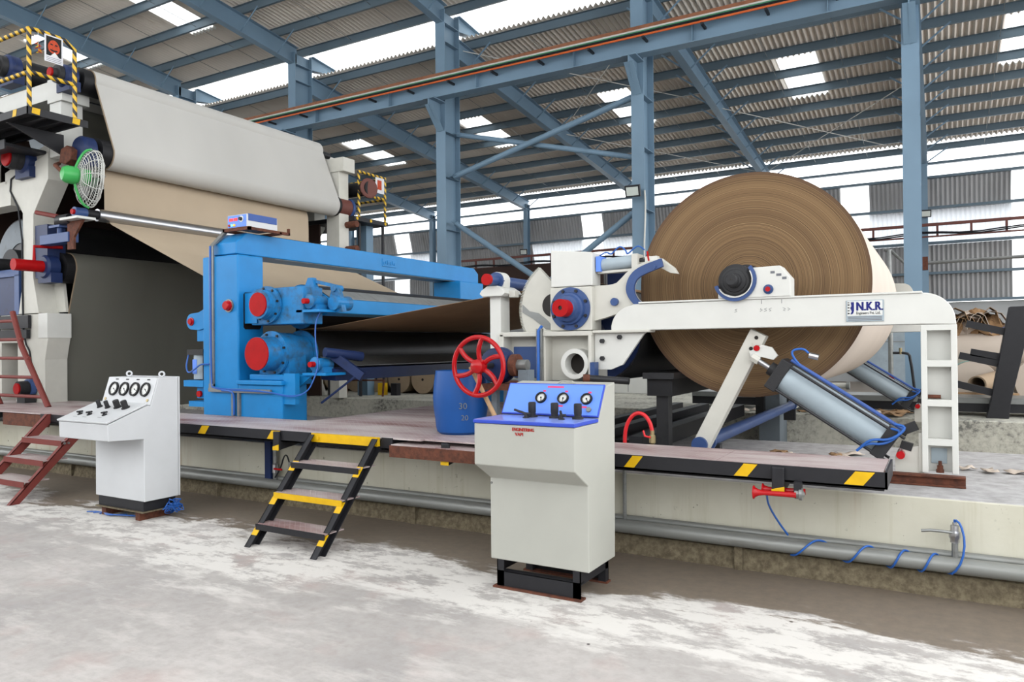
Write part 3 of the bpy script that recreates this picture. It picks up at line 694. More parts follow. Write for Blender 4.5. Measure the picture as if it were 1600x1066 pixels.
def gauge(parent, c, n, r, upd, ang, scale_=True):
    n = Vector(n).normalized(); upd = Vector(upd).normalized(); sdv = upd.cross(n)
    g_ = MB().ring(c, c + n * 0.016, r, r * 0.76, 28).build('gauge', 'print_black', parent)
    MB().cyl(c, c + n * 0.006, r * 0.78, seg=28).build('dial', 'dial_white', g_)
    d = upd * math.cos(ang) + sdv * math.sin(ang)
    nb = MB().beam(c + n * 0.008 - d * r * 0.2, c + n * 0.008 + d * r * 0.6, 0.004, 0.0015, n); nb.cyl(c + n * 0.006, c + n * 0.011, 0.005, seg=8); nb.build('needle', 'print_black', g_)
    tk = MB()
    for i in range(13):
        a = R(-135 + 270 * i / 12); e = upd * math.cos(a) + sdv * math.sin(a); tk.beam(c + n * 0.0068 + e * r * 0.60, c + n * 0.0068 + e * r * 0.71, 0.003, 0.001, n)
    t_ = tk.build('tick_marks', 'print_black', g_, smooth=False); t_['kind'] = 'stuff'
for i, a in enumerate((2.2, 2.4, 2.0, 2.3)):
    u = -0.584 + i * 0.155; gauge(lc, gp(u, 0.140, 0.006), gn, 0.064, gd, a)
    MB().add([gp(u - 0.02, 0.226, 0.0065), gp(u + 0.025, 0.226, 0.0065), gp(u + 0.025, 0.236, 0.0065), gp(u - 0.02, 0.236, 0.0065)], [(0, 1, 2, 3)]).build('printed_caption', 'print_black', lc, smooth=False)
for u in (-0.675, -0.055): MB().cyl(gp(u, 0.045, 0.006), gp(u, 0.045, 0.012), 0.014, seg=14).build('panel_lock', 'brass', lc)
for u in (-0.60, -0.12):
    MB().torus((XL + u + 0.02, YL + 0.24, 1.272), (0.8, -0.6, 0), 0.021, 0.008, 20, 8).build('lifting_eye', 'console_white', lc)
def base_frame(parent, x0, x1, y0, y1, ztop, rusty=False):
    m_ = 'rust' if rusty else 'black_paint'
    return m_
bx0, bx1, by0, by1 = XL - 0.66, XL - 0.10, YL + 0.02, YL + 0.32
mb = MB().box(XL - 0.70, XL - 0.04, YL + 0.015, YL + 0.33, 0.085, 0.178); mb.build('base_channel', 'black_paint', lc, smooth=False, bevel=0.004)
MB().box(XL - 0.72, XL - 0.02, YL - 0.005, YL + 0.34, 0.076, 0.086).build('base_plate', 'rough_footing', lc, smooth=False)
MB().box(bx0, bx0 + 0.06, by0, by1, 0, 0.078).build('foot', 'rust', lc, smooth=False); MB().box(bx1 - 0.06, bx1, by0, by1, 0, 0.078).build('foot', 'rust', lc, smooth=False)
for k in range(7):
    rr = random.Random(k); pts = [(XL - 0.02, YL + 0.25, 0.10 + 0.01 * k)]
    for j in range(6): pts.append((XL + 0.02 + rr.uniform(-0.03, 0.05), YL + 0.25 + rr.uniform(-0.1, 0.12), rr.uniform(0.02, 0.17)))
    pts.append((XL - 0.06, YL + 0.3, 0.02)); MB().tube(pts, 0.0042, 6, smooth=2).build('air_hose', 'hose_blue', lc)
for k in range(3):
    MB().tube([(XL - 0.2 - 0.1 * k, YL + 0.1, 0.012), (XL - 0.5, YL - 0.02 * k, 0.02), (XL - 0.75 + 0.04 * k, YL + 0.05, 0.012), (XL - 0.86 + 0.1 * k, YL + 0.0, 0.008)], 0.005, 6, smooth=2).build('air_hose', 'hose_blue', lc)

# right console
XR, YR = -1.78, 3.95
rc = thing('control_console', 'grey control console with blue panel and three gauges, nearest the camera', 'console', (XR - 0.33, YR, 0), 'pneumatic control consoles')
pr = [(0, 0.172), (0, 0.677), (-0.18, 0.785), (-0.178, 1.034), (0.155, 1.034), (0.165, 1.05), (0.275, 1.244), (0.42, 1.264), (0.40, 0.172)]
extr(place(pr, YR), XR - 0.67, XR).build('body', 'console_grey', rc, smooth=False, bevel=0.006)
MB().box(XR - 0.675, XR + 0.004, YR - 0.186, YR + 0.15, 1.036, 1.056).build('desk_panel', 'panel_edge_blue', rc, smooth=False, bevel=0.004)
MB().box(XR - 0.668, XR - 0.004, YR - 0.178, YR + 0.145, 1.0565, 1.0585).build('desk_sheet', 'panel_gloss', rc, smooth=False)
h0 = Vector((0, 0.158, 1.06)); h1 = Vector((0, 0.270, 1.246)); hd = (h1 - h0).normalized(); hn = Vector((0, -hd.z, hd.y))
def hp(u, t, h=0.0): p = h0 + hd * t + hn * h; return Vector((XR + u, YR + p.y, p.z))
def slab(f, u0, u1, t0, t1, a, b): return MB().add([f(u0, t0, a), f(u1, t0, a), f(u1, t1, a), f(u0, t1, a), f(u0, t0, b), f(u1, t0, b), f(u1, t1, b), f(u0, t1, b)], [(0, 3, 2, 1), (4, 5, 6, 7), (0, 1, 5, 4), (1, 2, 6, 5), (2, 3, 7, 6), (3, 0, 4, 7)])
slab(hp, -0.672, 0.002, 0.0, 0.222, 0.0, 0.014).build('gauge_panel', 'panel_edge_blue', rc, smooth=False, bevel=0.004)
slab(hp, -0.664, -0.006, 0.008, 0.214, 0.0142, 0.0155).build('panel_sheet', 'panel_blue', rc, smooth=False)
for (u, a, cap) in ((-0.41, 2.9, 'P1'), (-0.255, 3.2, 'P2'), (-0.096, 2.6, 'P3')):
    gauge(rc, hp(u, 0.115, 0.0155), hn, 0.037, hd, a)
for (u, t_, w_) in ((-0.40, 0.160, 0.02), (-0.245, 0.160, 0.02), (-0.086, 0.157, 0.022), (-0.27, 0.058, 0.045), (-0.11, 0.056, 0.05)):
    slab(hp, u - w_ / 2, u + w_ / 2, t_, t_ + 0.012, 0.0156, 0.016).build('printed_caption', 'print_pink', rc, smooth=False)
slab(hp, -0.385, -0.27, 0.190, 0.202, 0.0156, 0.016).build('printed_caption', 'print_pink', rc, smooth=False)
MB().cyl(hp(-0.066, 0.044, 0.0155), hp(-0.066, 0.044, 0.026), 0.016, seg=14).build('panel_lock', 'galvanised', rc)
for u in (-0.405, -0.25, -0.095):
    MB().lathe((XR + u, YR + 0.07, 1.0585), (0, 0, 1), [(0, 0.034), (0.012, 0.034), (0.014, 0.022), (0.03, 0.022), (0.034, 0.024), (0.088, 0.024), (0.093, 0.018)], 16).build('knob', 'cast_black', rc)
for u, l in ((-0.41, 0.16), (-0.17, 0.05)):
    k = MB().lathe((XR + u, YR + 0.0, 1.0585), (0, 0, 1), [(0, 0.02), (0.006, 0.02), (0.008, 0.012), (0.03, 0.012)], 12); k.tube([(XR + u - l * 0.7, YR + 0.06, 1.10), (XR + u, YR, 1.085), (XR + u + 0.03, YR - 0.005, 1.085)], 0.008, 8); k.build('lever_switch', 'cast_black', rc)
MB().tube([(XR - 0.36, YR + 0.34, 1.255), (XR - 0.34, YR + 0.345, 1.268), (XR - 0.26, YR + 0.345, 1.268), (XR - 0.24, YR + 0.34, 1.255)], 0.005, 6).build('lid_handle', 'console_grey', rc)
for q_ in (0, 0.0012): text('printed_name', 'ENGINEERING', 0.027, (XR - 0.405 + q_, YR - 0.1805 - q_ * 0.1, 1.000), (1, 0, 0), (0, 0, 1), 'print_red', rc, xs=0.85)
for q_ in (0, 0.0012): text('printed_name', 'VAPI', 0.027, (XR - 0.385 + q_, YR - 0.1805 - q_ * 0.1, 0.972), (1, 0, 0), (0, 0, 1), 'print_red', rc)
MB().cyl((XR - 0.66, YR - 0.003, 0.645), (XR - 0.66, YR + 0.01, 0.645), 0.008, seg=8).build('screw', 'galvanised', rc)
fx0, fx1, fy0, fy1 = XR - 0.625, XR - 0.055, YR + 0.00, YR + 0.42
for (a, b, c, d, z0, z1) in ((fx0, fx1, fy0, fy0 + 0.006, 0.012, 0.105), (fx0, fx1, fy0, fy0 + 0.05, 0.10, 0.106), (fx0, fx1, fy1 - 0.006, fy1, 0.012, 0.105)):
    MB().box(a, b, c, d, z0, z1).build('base_channel', 'black_paint', rc, smooth=False)
for (a, b) in ((fx0, fx0 + 0.05), (fx1 - 0.05, fx1)):
    for (c, d) in ((fy0, fy0 + 0.006), (fy1 - 0.05, fy1)): MB().box(a, b, c, d, 0.012, 0.172).build('foot', 'black_paint', rc, smooth=False)
    MB().box(a + (0 if a == fx0 else 0.044), b - (0.044 if a == fx0 else 0), fy0, fy1, 0.09, 0.172).build('side_channel', 'black_paint', rc, smooth=False)
MB().box(fx0 - 0.02, fx1 + 0.01, fy0 - 0.02, fy0 + 0.05, 0.0, 0.012).build('foot_plate', 'rust', rc, smooth=False); MB().box(fx0 - 0.02, fx1 + 0.01, fy1 - 0.05, fy1 + 0.01, 0.0, 0.012).build('foot_plate', 'rust', rc, smooth=False)

# floor pipe along plinth with hose, valve
fp = thing('air_pipe', 'long galvanised pipe running along the foot of the concrete plinth', 'pipe', (-5, 4.99, 0.2))
MB().cyl((-14, 4.985, 0.185), (6, 4.985, 0.215), 0.047, seg=20).build('main_pipe', 'zinc_pipe', fp)
MB().cyl((-14, 5.06, 0.225), (6, 5.06, 0.255), 0.026, seg=12).build('second_pipe', 'zinc_pipe', fp)
MB().cyl((-1.985, 5.04, 0.24), (-1.985, 5.04, 0.67), 0.014, seg=10).build('riser', 'galvanised', fp); MB().cyl((-1.985, 5.04, 0.64), (-1.985, 5.04, 0.69), 0.024, seg=8).build('socket', 'rust', fp)
for x in (-12, -9, -6.4, -3.9, -1.2, 0.9): MB().box(x, x + 0.05, 5.0, 5.09, 0.0, 0.15).build('pipe_support', 'rough_footing', fp, smooth=False)
vv = thing('ball_valve', 'small metal ball valve standing on the pipe at the lower right', 'valve', (0.06, 5.0, 0.24))
MB().cyl((0.06, 5.0, 0.24), (0.06, 5.0, 0.34), 0.018, seg=10).build('nipple', 'galvanised', vv)
MB().lathe((0.06, 5.0, 0.335), (0, 0, 1), [(0, 0.024), (0.02, 0.024), (0.03, 0.03), (0.06, 0.03), (0.07, 0.022), (0.10, 0.022), (0.105, 0.012), (0.118, 0.012)], 8).build('body', 'chrome', vv)
MB().tube([(0.05, 4.985, 0.395), (0.0, 4.97, 0.40), (-0.06, 4.97, 0.40), (-0.11, 4.97, 0.392)], 0.009, 8).build('handle', 'galvanised', vv)
bh = thing('air_hose', 'thin blue air hose coiled around the pipe at the lower right', 'hose', (-0.4, 4.98, 0.2))
pts = [(-0.905, 4.58, 0.60), (-0.93, 4.75, 0.50), (-0.90, 4.92, 0.36), (-0.86, 5.0, 0.27)]
def coil(xa_, xb_, n=12, ph=0.0):
    return [(xa_ + (xb_ - xa_) * i / n, 4.985 - 0.062 * math.cos(PI * 1.9 * i / n - 0.95 * PI + PI), 0.208 + 0.062 * math.sin(PI * 1.9 * i / n - 0.95 * PI + PI)) for i in range(n + 1)]
MB().tube(pts, 0.0065, 8, smooth=2).build('drop_hose', 'hose_blue', bh)
hp_ = []
xs_ = [-0.84, -0.52, -0.28, -0.12, 0.03]
for k in range(4):
    a, b = xs_[k], xs_[k + 1]
    for i in range(16):
        th = 2 * PI * i / 16; x = a + (b - a) * i / 16; hp_.append((x, 4.985 - 0.056 * math.sin(th), 0.205 - 0.056 * math.cos(th)))
hp_ += [(0.05, 4.93, 0.17), (0.095, 4.93, 0.25), (0.11, 4.95, 0.36), (0.09, 4.98, 0.45), (0.06, 5.0, 0.47), (0.06, 5.0, 0.45)]
MB().tube(hp_, 0.0065, 8, smooth=1).build('coiled_hose', 'hose_blue', bh)
# air horn
ah = thing('air_horn', 'red twin-trumpet air horn hanging under the walkway edge', 'horn', (-0.83, 4.56, 0.62))
for (x0, dy, dz, s) in ((-0.965, 0.0, 0.0, 1.0), (-0.925, 0.06, 0.012, 0.85)):
    MB().lathe((x0, 4.50 + dy, 0.622 + dz), (1, 0.0, 0.02), [(0, 0.040 * s), (0.004, 0.040 * s), (0.012, 0.028 * s), (0.03, 0.019 * s), (0.06, 0.014), (0.22, 0.016), (0.24, 0.018)], 18).build('trumpet', 'red_gloss', ah)
MB().lathe((-0.735, 4.52, 0.63), (1, 0, 0), [(0, 0.03), (0.02, 0.03), (0.024, 0.036), (0.04, 0.036), (0.044, 0.02), (0.052, 0.01)], 16).build('diaphragm', 'galvanised', ah)
MB().box(-0.74, -0.70, 4.50, 4.56, 0.645, 0.70).build('mount', 'black_paint', ah, smooth=False)
# little valve and hose on the left of the plinth
sv = thing('drain_valve', 'pipe stub with red lever valve left of the black steps', 'valve', (-5.4, 5.02, 0.25))
MB().cyl((-5.55, 5.03, 0.24), (-5.55, 5.03, 0.62), 0.022, seg=10).build('riser', 'galvanised', sv); MB().box(-5.66, -5.58, 5.0, 5.06, 0.2, 0.66).build('blue_post', 'navy_blue', sv, smooth=False)
MB().lathe((-5.55, 5.03, 0.30), (0, 0, 1), [(0, 0.03), (0.08, 0.03), (0.09, 0.022)], 8).build('body', 'chrome', sv); MB().box(-5.53, -5.42, 4.99, 5.0, 0.335, 0.352).build('lever', 'red_paint', sv, smooth=False)
MB().tube([(-5.52, 5.0, 0.26), (-5.44, 5.0, 0.36), (-5.40, 5.0, 0.47), (-5.36, 5.0, 0.49), (-5.33, 5.0, 0.42)], 0.007, 8, smooth=2).build('hose', 'cable_black', sv)
MB().cyl((-5.32, 5.0, 0.24), (-5.32, 5.0, 0.42), 0.014, seg=8).build('nipple', 'galvanised', sv)
# red hose loop on the walkway
rh = thing('water_hose', 'red hose looping over to a brass valve behind the grey console', 'hose', (-1.9, 5.12, 0.57))
MB().tube([(-2.0, 5.13, 0.58), (-2.02, 5.13, 0.80), (-2.0, 5.13, 0.92), (-1.94, 5.13, 1.0), (-1.87, 5.13, 1.0), (-1.82, 5.13, 0.94), (-1.805, 5.13, 0.87)], 0.014, 10, smooth=3).build('hose', 'hose_red', rh)
MB().lathe((-1.805, 5.13, 0.58), (0, 0, 1), [(0, 0.012), (0.20, 0.012), (0.21, 0.024), (0.26, 0.024), (0.27, 0.016), (0.30, 0.016)], 8).build('valve_body', 'brass', rh)
MB().tube([(-1.81, 5.11, 0.83), (-1.85, 5.10, 0.84), (-1.862, 5.10, 0.88)], 0.008, 6).build('lever', 'hose_red', rh)
# barrel, wooden stick
ba = thing('barrel', 'scuffed blue plastic half barrel standing on the walkway', 'barrel', (-3.43, 5.08, ZD))
MB().lathe((-3.43, 5.08, ZD), (0, 0, 1), [(0, 0.17), (0.02, 0.195), (0.06, 0.205), (0.12, 0.21), (0.2, 0.222), (0.30, 0.228), (0.42, 0.218), (0.49, 0.208), (0.515, 0.205), (0.515, 0.196), (0.4, 0.205), (0.2, 0.205), (0.03, 0.18)], 40).build('shell', 'barrel_blue', ba)
text('printed_mark', '30', 0.07, (-3.315, 4.878, 1.00), (0.88, 0.47, 0), (0, 0, 1), 'cyl_grey_dark', ba)
text('printed_mark', '20', 0.06, (-3.30, 4.888, 0.91), (0.88, 0.47, 0), (0, 0, 1), 'cyl_grey_dark', ba)
ws = thing('wooden_stick', 'pale wooden stick leaning behind the red handwheel', 'stick', (-2.86, 4.84, ZD))
MB().cyl((-2.86, 4.84, 0.80), (-3.185, 4.86, 1.335), 0.018, seg=10).build('shaft', 'wood', ws)
# ================================================================== BLUE PRESS
px_ = -6.03; ZU = 1.944; ZL = 1.44; YN = 5.85; YFAR = 9.55
bp = thing('roll_press', 'bright blue roll press frame with long overhead crossbeam and red-capped bearings', 'machine', (-6.5, 5.3, 0.57))
mb = MB().box(-6.95, -6.385, 5.30, 5.64, 0.57, 2.49); mb.build('column', 'press_blue', bp, smooth=False, bevel=0.015)
MB().box(-6.39, -5.74, 5.30, 5.64, 0.57, 1.12).build('base', 'press_blue', bp, smooth=False, bevel=0.012)
MB().box(-6.39, -5.72, 5.27, 5.70, 1.12, 1.165).build('bearing_bed', 'press_blue', bp, smooth=False, bevel=0.008)
mb = MB().prism([(5.35, 2.505), (5.35, 2.63), (5.50, 2.745), (10.0, 2.745), (10.12, 2.66), (10.12, 2.505)], 'x', -6.86, -6.47); mb.build('crossbeam', 'press_blue', bp, smooth=False, bevel=0.01)
MB().box(-6.84, -6.49, 5.38, 5.62, 2.488, 2.507).build('shim_plate', 'dark_steel', bp, smooth=False)
MB().prism([(-6.5, 2.51), (-6.50, 2.505)] + [(-6.49, 2.50), (-6.49, 2.51)], 'y', 5.9, 9.6).build('weld_strip', 'galvanised', bp)
mb = MB().box(-6.80, -6.30, 9.35, 10.0, 0.57, 2.49); mb.build('far_column', 'press_blue', bp, smooth=False, bevel=0.012)
MB().box(-6.30, -5.60, 9.6, 9.95, 0.57, 1.15).build('far_base', 'press_blue', bp, smooth=False, bevel=0.012)
# cast name on crossbeam
np_ = MB().box(-6.475, -6.462, 7.73, 8.02, 2.58, 2.685).build('cast_plate', 'press_blue', bp, smooth=False, bevel=0.004)
for k in range(7): MB().box(-6.463, -6.454, 7.755 + 0.036 * k, 7.775 + 0.036 * k, 2.61 + 0.008 * (k % 2), 2.64 + 0.012 * (k % 3)).build('cast_relief', 'press_blue', np_, smooth=False)
# opening in column side, its inner shade painted as a dark plate
mb = MB().prism([(5.37, 1.72), (5.39, 1.70), (5.58, 1.70), (5.60, 1.72), (5.60, 2.07), (5.58, 2.09), (5.39, 2.09), (5.37, 2.07)], 'x', -6.386, -6.381); mb.build('slot_recess', 'hole_shade', bp, smooth=False)
# red push button pin
k = MB().lathe((-6.52, 5.30, 1.95), (0, -1, 0), [(0, 0.062), (0.012, 0.062), (0.014, 0.05), (0.05, 0.048), (0.06, 0.04)], 24).build('pin_cap', 'red_gloss', bp); MB().ring((-6.52, 5.30, 1.95), (-6.52, 5.285, 1.95), 0.07, 0.058, 24).build('washer', 'galvanised', k)
# lower bearing
lb = MB().lathe((px_, 5.24, ZL), (0, 1, 0), [(0, 0.172), (0.10, 0.172), (0.11, 0.175), (0.18, 0.18), (0.181, 0.235), (0.21, 0.235), (0.215, 0.225), (0.26, 0.222), (0.42, 0.218), (0.50, 0.20), (0.58, 0.20)], 40).build('bearing_housing', 'press_blue_greasy', bp, label='lower round bearing housing with red cap')
MB().cyl((px_, 5.225, ZL), (px_, 5.245, ZL), 0.168, seg=40).build('end_cap', 'red_paint', lb); bolts(MB(), (px_, 5.425, ZL), (0, -1, 0), 0.205, 8, 0.014, 0.02, 0.3).build('flange_bolts', 'dark_steel', lb)['kind'] = 'stuff'
MB().box(px_ - 0.26, px_ + 0.26, 5.36, 5.74, 1.165, 1.225).build('foot_pad', 'press_blue', lb, smooth=False, bevel=0.01)
MB().prism([(px_ - 0.22, 1.22), (px_ + 0.22, 1.22), (px_ + 0.215, 1.42), (px_ - 0.215, 1.42)], 'y', 5.46, 5.70).build('pedestal', 'press_blue_greasy', lb, smooth=False)
# upper bearing and arm
ub = MB().lathe((px_, 5.26, ZU), (0, 1, 0), [(0, 0.145), (0.06, 0.145), (0.061, 0.15), (0.10, 0.155), (0.101, 0.195), (0.13, 0.195), (0.135, 0.18), (0.30, 0.18)], 36).build('bearing_housing', 'press_blue_greasy', bp, label='upper round bearing housing with red cap')
MB().cyl((px_, 5.245, ZU), (px_, 5.265, ZU), 0.122, seg=36).build('end_cap', 'red_paint', ub); bolts(MB(), (px_, 5.365, ZU), (0, -1, 0), 0.173, 8, 0.013, 0.018, 0.2).build('flange_bolts', 'dark_steel', ub)['kind'] = 'stuff'
MB().box(-6.30, -5.55, 5.40, 5.68, 1.74, 2.12).build('loading_arm', 'press_blue_greasy', bp, smooth=False, bevel=0.01)
MB().box(-6.42, -6.20, 5.385, 5.44, 1.76, 2.08).build('arm_plate', 'press_blue', bp, smooth=False)
# small bearings with red stubs and doctor linkage
for (x, y, z) in ((-5.50, 5.42, 1.965), (-5.42, 5.42, 1.33)):
    s_ = MB().lathe((x, y, z), (0, 1, 0), [(0, 0.055), (0.01, 0.075), (0.03, 0.075), (0.032, 0.062), (0.22, 0.062)], 24).build('small_bearing', 'press_blue_greasy', bp); MB().cyl((x, y - 0.06, z), (x, y, z), 0.028, seg=16).build('stub', 'red_paint', s_)
    MB().box(x - 0.14, x + 0.18, y - 0.02, y + 0.26, z - 0.11, z - 0.085).build('shelf', 'press_blue', s_, smooth=False)
    MB().box(x - 0.07, x + 0.07, y + 0.04, y + 0.2, z - 0.085, z - 0.03).build('bearing_foot', 'press_blue_greasy', s_, smooth=False)
MB().prism([(-5.72, 1.22), (-5.62, 1.22), (-5.45, 1.23), (-5.72, 1.05)], 'y', 5.44, 5.47).build('shelf_gusset', 'press_blue', bp, smooth=False)
MB().box(-5.74, -5.58, 5.32, 5.38, 0.93, 1.24).build('shelf_leg', 'press_blue', bp, smooth=False)
lk = MB().prism([(-5.40, 1.86), (-5.22, 1.86), (-5.26, 2.02), (-5.30, 2.12), (-5.36, 2.12), (-5.40, 2.0)], 'y', 5.62, 5.68); lk.cyl((-5.31, 5.58, 1.95), (-5.31, 5.80, 1.95), 0.075, seg=20); lk.cyl((-5.33, 5.60, 2.10), (-5.33, 5.72, 2.10), 0.035, seg=14)
lk.beam((-5.33, 5.66, 2.12), (-5.62, 5.62, 2.19), 0.03, 0.035); lk.prism([(-5.72, 2.10), (-5.56, 2.10), (-5.60, 2.22), (-5.66, 2.22)], 'y', 5.58, 5.64); lk.build('doctor_linkage', 'press_blue_greasy', bp, smooth=False)
lk = MB().cyl((-5.35, 5.50, 1.45), (-5.22, 5.9, 1.40), 0.05, seg=14); lk.beam((-5.35, 5.62, 1.42), (-5.05, 5.72, 1.20), 0.05, 0.09); lk.cyl((-5.1, 5.70, 1.22), (-5.5, 5.60, 0.93), 0.012, seg=8); lk.build('lower_linkage', 'navy_blue', bp)
# doctor beam (blue box beam seen across) and lower beam
mb = MB().prism([(-5.66, 2.10), (-5.50, 2.01), (-5.50, 1.86), (-5.60, 1.83), (-5.68, 1.90)], 'y', 5.72, 9.6); mb.build('doctor_beam', 'press_blue', bp, smooth=False, bevel=0.008)
MB().prism([(-5.66, 2.105), (-5.495, 2.013), (-5.495, 2.019), (-5.66, 2.112)], 'y', 5.74, 9.6).build('beam_cover', 'galvanised', bp, smooth=False)
MB().prism([(-5.5, 1.29), (-5.30, 1.28), (-5.30, 1.16), (-5.5, 1.17)], 'y', 5.6, 9.7).build('lower_beam', 'navy_blue', bp, smooth=False)
MB().prism([(-5.76, 1.40), (-5.36, 1.305), (-5.36, 1.30), (-5.76, 1.395)], 'y', 5.85, 9.6).build('doctor_blade', 'galvanised', bp, smooth=False)
# left lug and pneumatic cylinder
mb = MB().prism([(-6.95, 1.96), (-7.10, 1.90)] + arc(-7.22, 1.80, 0.09, 100, 260, 8) + [(-7.10, 1.70), (-6.95, 1.73)], 'y', 5.36, 5.42); mb.build('lug', 'press_blue', bp, smooth=False, bevel=0.006)
MB().lathe((-7.22, 5.36, 1.80), (0, -1, 0), [(0, 0.045), (0.01, 0.045), (0.012, 0.035), (0.03, 0.03)], 18).build('lug_pin', 'red_gloss', bp)
MB().box(-7.15, -7.0, 5.38, 5.5, 1.58, 1.72).build('clevis', 'press_blue', bp, smooth=False)
cy = MB().cyl((-7.12, 5.44, 1.16), (-7.12, 5.44, 1.43), 0.105, seg=24).build('air_cylinder', 'cyl_grey', bp)
MB().box(-7.25, -6.98, 5.32, 5.56, 1.43, 1.49).build('cylinder_head', 'cast_black', cy, smooth=False); MB().cyl((-7.09, 5.44, 1.49), (-7.09, 5.44, 1.60), 0.022, seg=12).build('piston_rod', 'chrome', cy)
MB().cyl((-6.985, 5.34, 1.16), (-6.985, 5.34, 1.45), 0.014, seg=8).build('tie_rod', 'black_paint', cy); MB().box(-7.17, -7.10, 5.332, 5.336, 1.22, 1.38).build('sticker', 'panel_blue', cy, smooth=False)
MB().box(-7.28, -6.95, 5.30, 5.56, 1.08, 1.15).build('cylinder_shelf', 'press_blue', bp, smooth=False)
MB().box(-7.13, -7.0, 5.36, 5.44, 0.95, 1.08).build('trunnion', 'press_blue', bp, smooth=False); MB().cyl((-7.07, 5.355, 1.0), (-7.07, 5.33, 1.0), 0.035, seg=16).build('trunnion_pin', 'red_paint', bp)
MB().box(-7.22, -6.95, 5.32, 5.5, 0.86, 0.92).build('lower_shelf', 'press_blue', bp, smooth=False)
# conduit and hoses
MB().box(-6.82, -6.755, 5.282, 5.30, 1.09, 2.60).build('conduit', 'galvanised', bp, smooth=False)
MB().box(-6.82, -5.87, 5.262, 5.282, 1.035, 1.075).build('conduit', 'galvanised', bp, smooth=False); MB().box(-6.82, -6.755, 5.27, 5.30, 1.035, 1.12).build('conduit', 'galvanised', bp, smooth=False)
for x in (-6.47, -6.38): MB().box(x, x + 0.035, 5.275, 5.30, 0.79, 1.035).build('conduit', 'galvanised', bp, smooth=False)
MB().prism([(5.30, 2.60), (5.282, 2.60), (5.45, 2.775), (5.49, 2.775)], 'x', -6.82, -6.755).build('conduit', 'galvanised', bp, smooth=False)
for dx in (0.0, 0.012):
    MB().tube([(-6.80 + dx, 5.278, 2.6), (-6.80 + dx, 5.278, 1.12), (-6.74, 5.265, 1.06 + dx), (-6.1, 5.255, 1.055 + dx), (-5.85, 5.25, 1.05), (-5.6, 5.28, 1.0 + dx), (-5.42, 5.33, 1.05), (-5.36, 5.38, 1.22), (-5.36, 5.42, 1.34), (-5.42, 5.44, 1.55), (-5.44, 5.46, 1.75), (-5.40, 5.5, 1.87)], 0.0065, 6, smooth=2).build('air_hose', 'hose_blue', bp)
MB().tube([(-6.42, 5.27, 0.80), (-6.42, 5.27, 1.0), (-6.44, 5.262, 1.05), (-6.6, 5.262, 1.055)], 0.012, 6, smooth=1).build('air_hose', 'hose_blue', bp)
MB().tube([(-6.82, 5.28, 1.33), (-6.95, 5.27, 1.33), (-7.05, 5.28, 1.28), (-7.2, 5.3, 1.22), (-7.28, 5.33, 1.30), (-7.27, 5.36, 1.44)], 0.009, 6, smooth=2).build('air_hose', 'hose_blue', bp)
# rolls
for (z, r, m_, lbl) in ((ZU, 0.245, 'black_rubber', 'black rubber-covered upper press roll inside the blue frame'), (ZL, 0.252, 'dark_steel', 'dark steel lower press roll inside the blue frame')):
    t = thing('press_roll', lbl, 'roll', (px_, 7.7, z), 'press rolls'); MB().cyl((px_, 5.85, z), (px_, 9.6, z), r, seg=56).build('shell', m_, t); MB().cyl((px_, 5.72, z), (px_, 9.75, z), 0.09, seg=20).build('journal', 'chrome', t)
    MB().cyl((px_, 5.83, z), (px_, 5.85, z), r * 0.98, seg=48).build('end_disc', 'press_blue_greasy', t)
# control box on top
cb = thing('speed_meter', 'small blue and white meter box with red digits on the crossbeam', 'meter', (-6.55, 5.6, 2.77))
x0, x1, y0, y1, z0, z1 = -6.66, -6.36, 5.40, 5.82, 2.79, 2.93
MB().box(x0, x1, y0, y1, z0, z1).build('case', 'console_white', cb, smooth=False, bevel=0.004)
MB().box(x0 - 0.004, x1 + 0.004, y0 + 0.02, y1 - 0.01, z0 + 0.07, z1 + 0.004).build('cover', 'tarp_blue', cb, smooth=False)
MB().box(x0 + 0.006, x1 - 0.006, y0 - 0.004, y0, z0 + 0.006, z1 - 0.006).build('front_panel', 'panel_blue', cb, smooth=False)
for dx in (0.03, 0.10): MB().box(x0 + dx, x0 + dx + 0.06, y0 - 0.007, y0 - 0.004, z0 + 0.075, z0 + 0.105).build('digit_display', 'led_red', cb, smooth=False)
MB().cyl((x1 - 0.08, y0 - 0.003, z0 + 0.09), (x1 - 0.08, y0 - 0.007, z0 + 0.09), 0.034, seg=20).build('knob_dial', 'dial_white', cb); MB().cyl((x1 - 0.08, y0 - 0.005, z0 + 0.09), (x1 - 0.08, y0 - 0.03, z0 + 0.09), 0.019, seg=16).build('knob', 'cast_black', cb)
for dx, m_ in ((0.035, 'print_red'), (0.075, 'led_green'), (0.115, 'led_amber')): MB().cyl((x0 + dx, y0 - 0.003, z0 + 0.03), (x0 + dx, y0 - 0.016, z0 + 0.03), 0.013, seg=12).build('lamp', m_, cb)
mb = MB().box(-6.72, -6.30, 5.38, 5.41, 2.755, 2.79); mb.box(-6.72, -6.69, 5.38, 5.95, 2.755, 2.785); mb.box(-6.33, -6.30, 5.38, 5.95, 2.755, 2.785); mb.box(-6.72, -6.30, 5.80, 5.83, 2.745, 2.775); mb.box(-6.33, -6.30, 5.93, 5.95, 2.755, 2.83)
mb.build('shelf_frame', 'rust', cb, smooth=False)

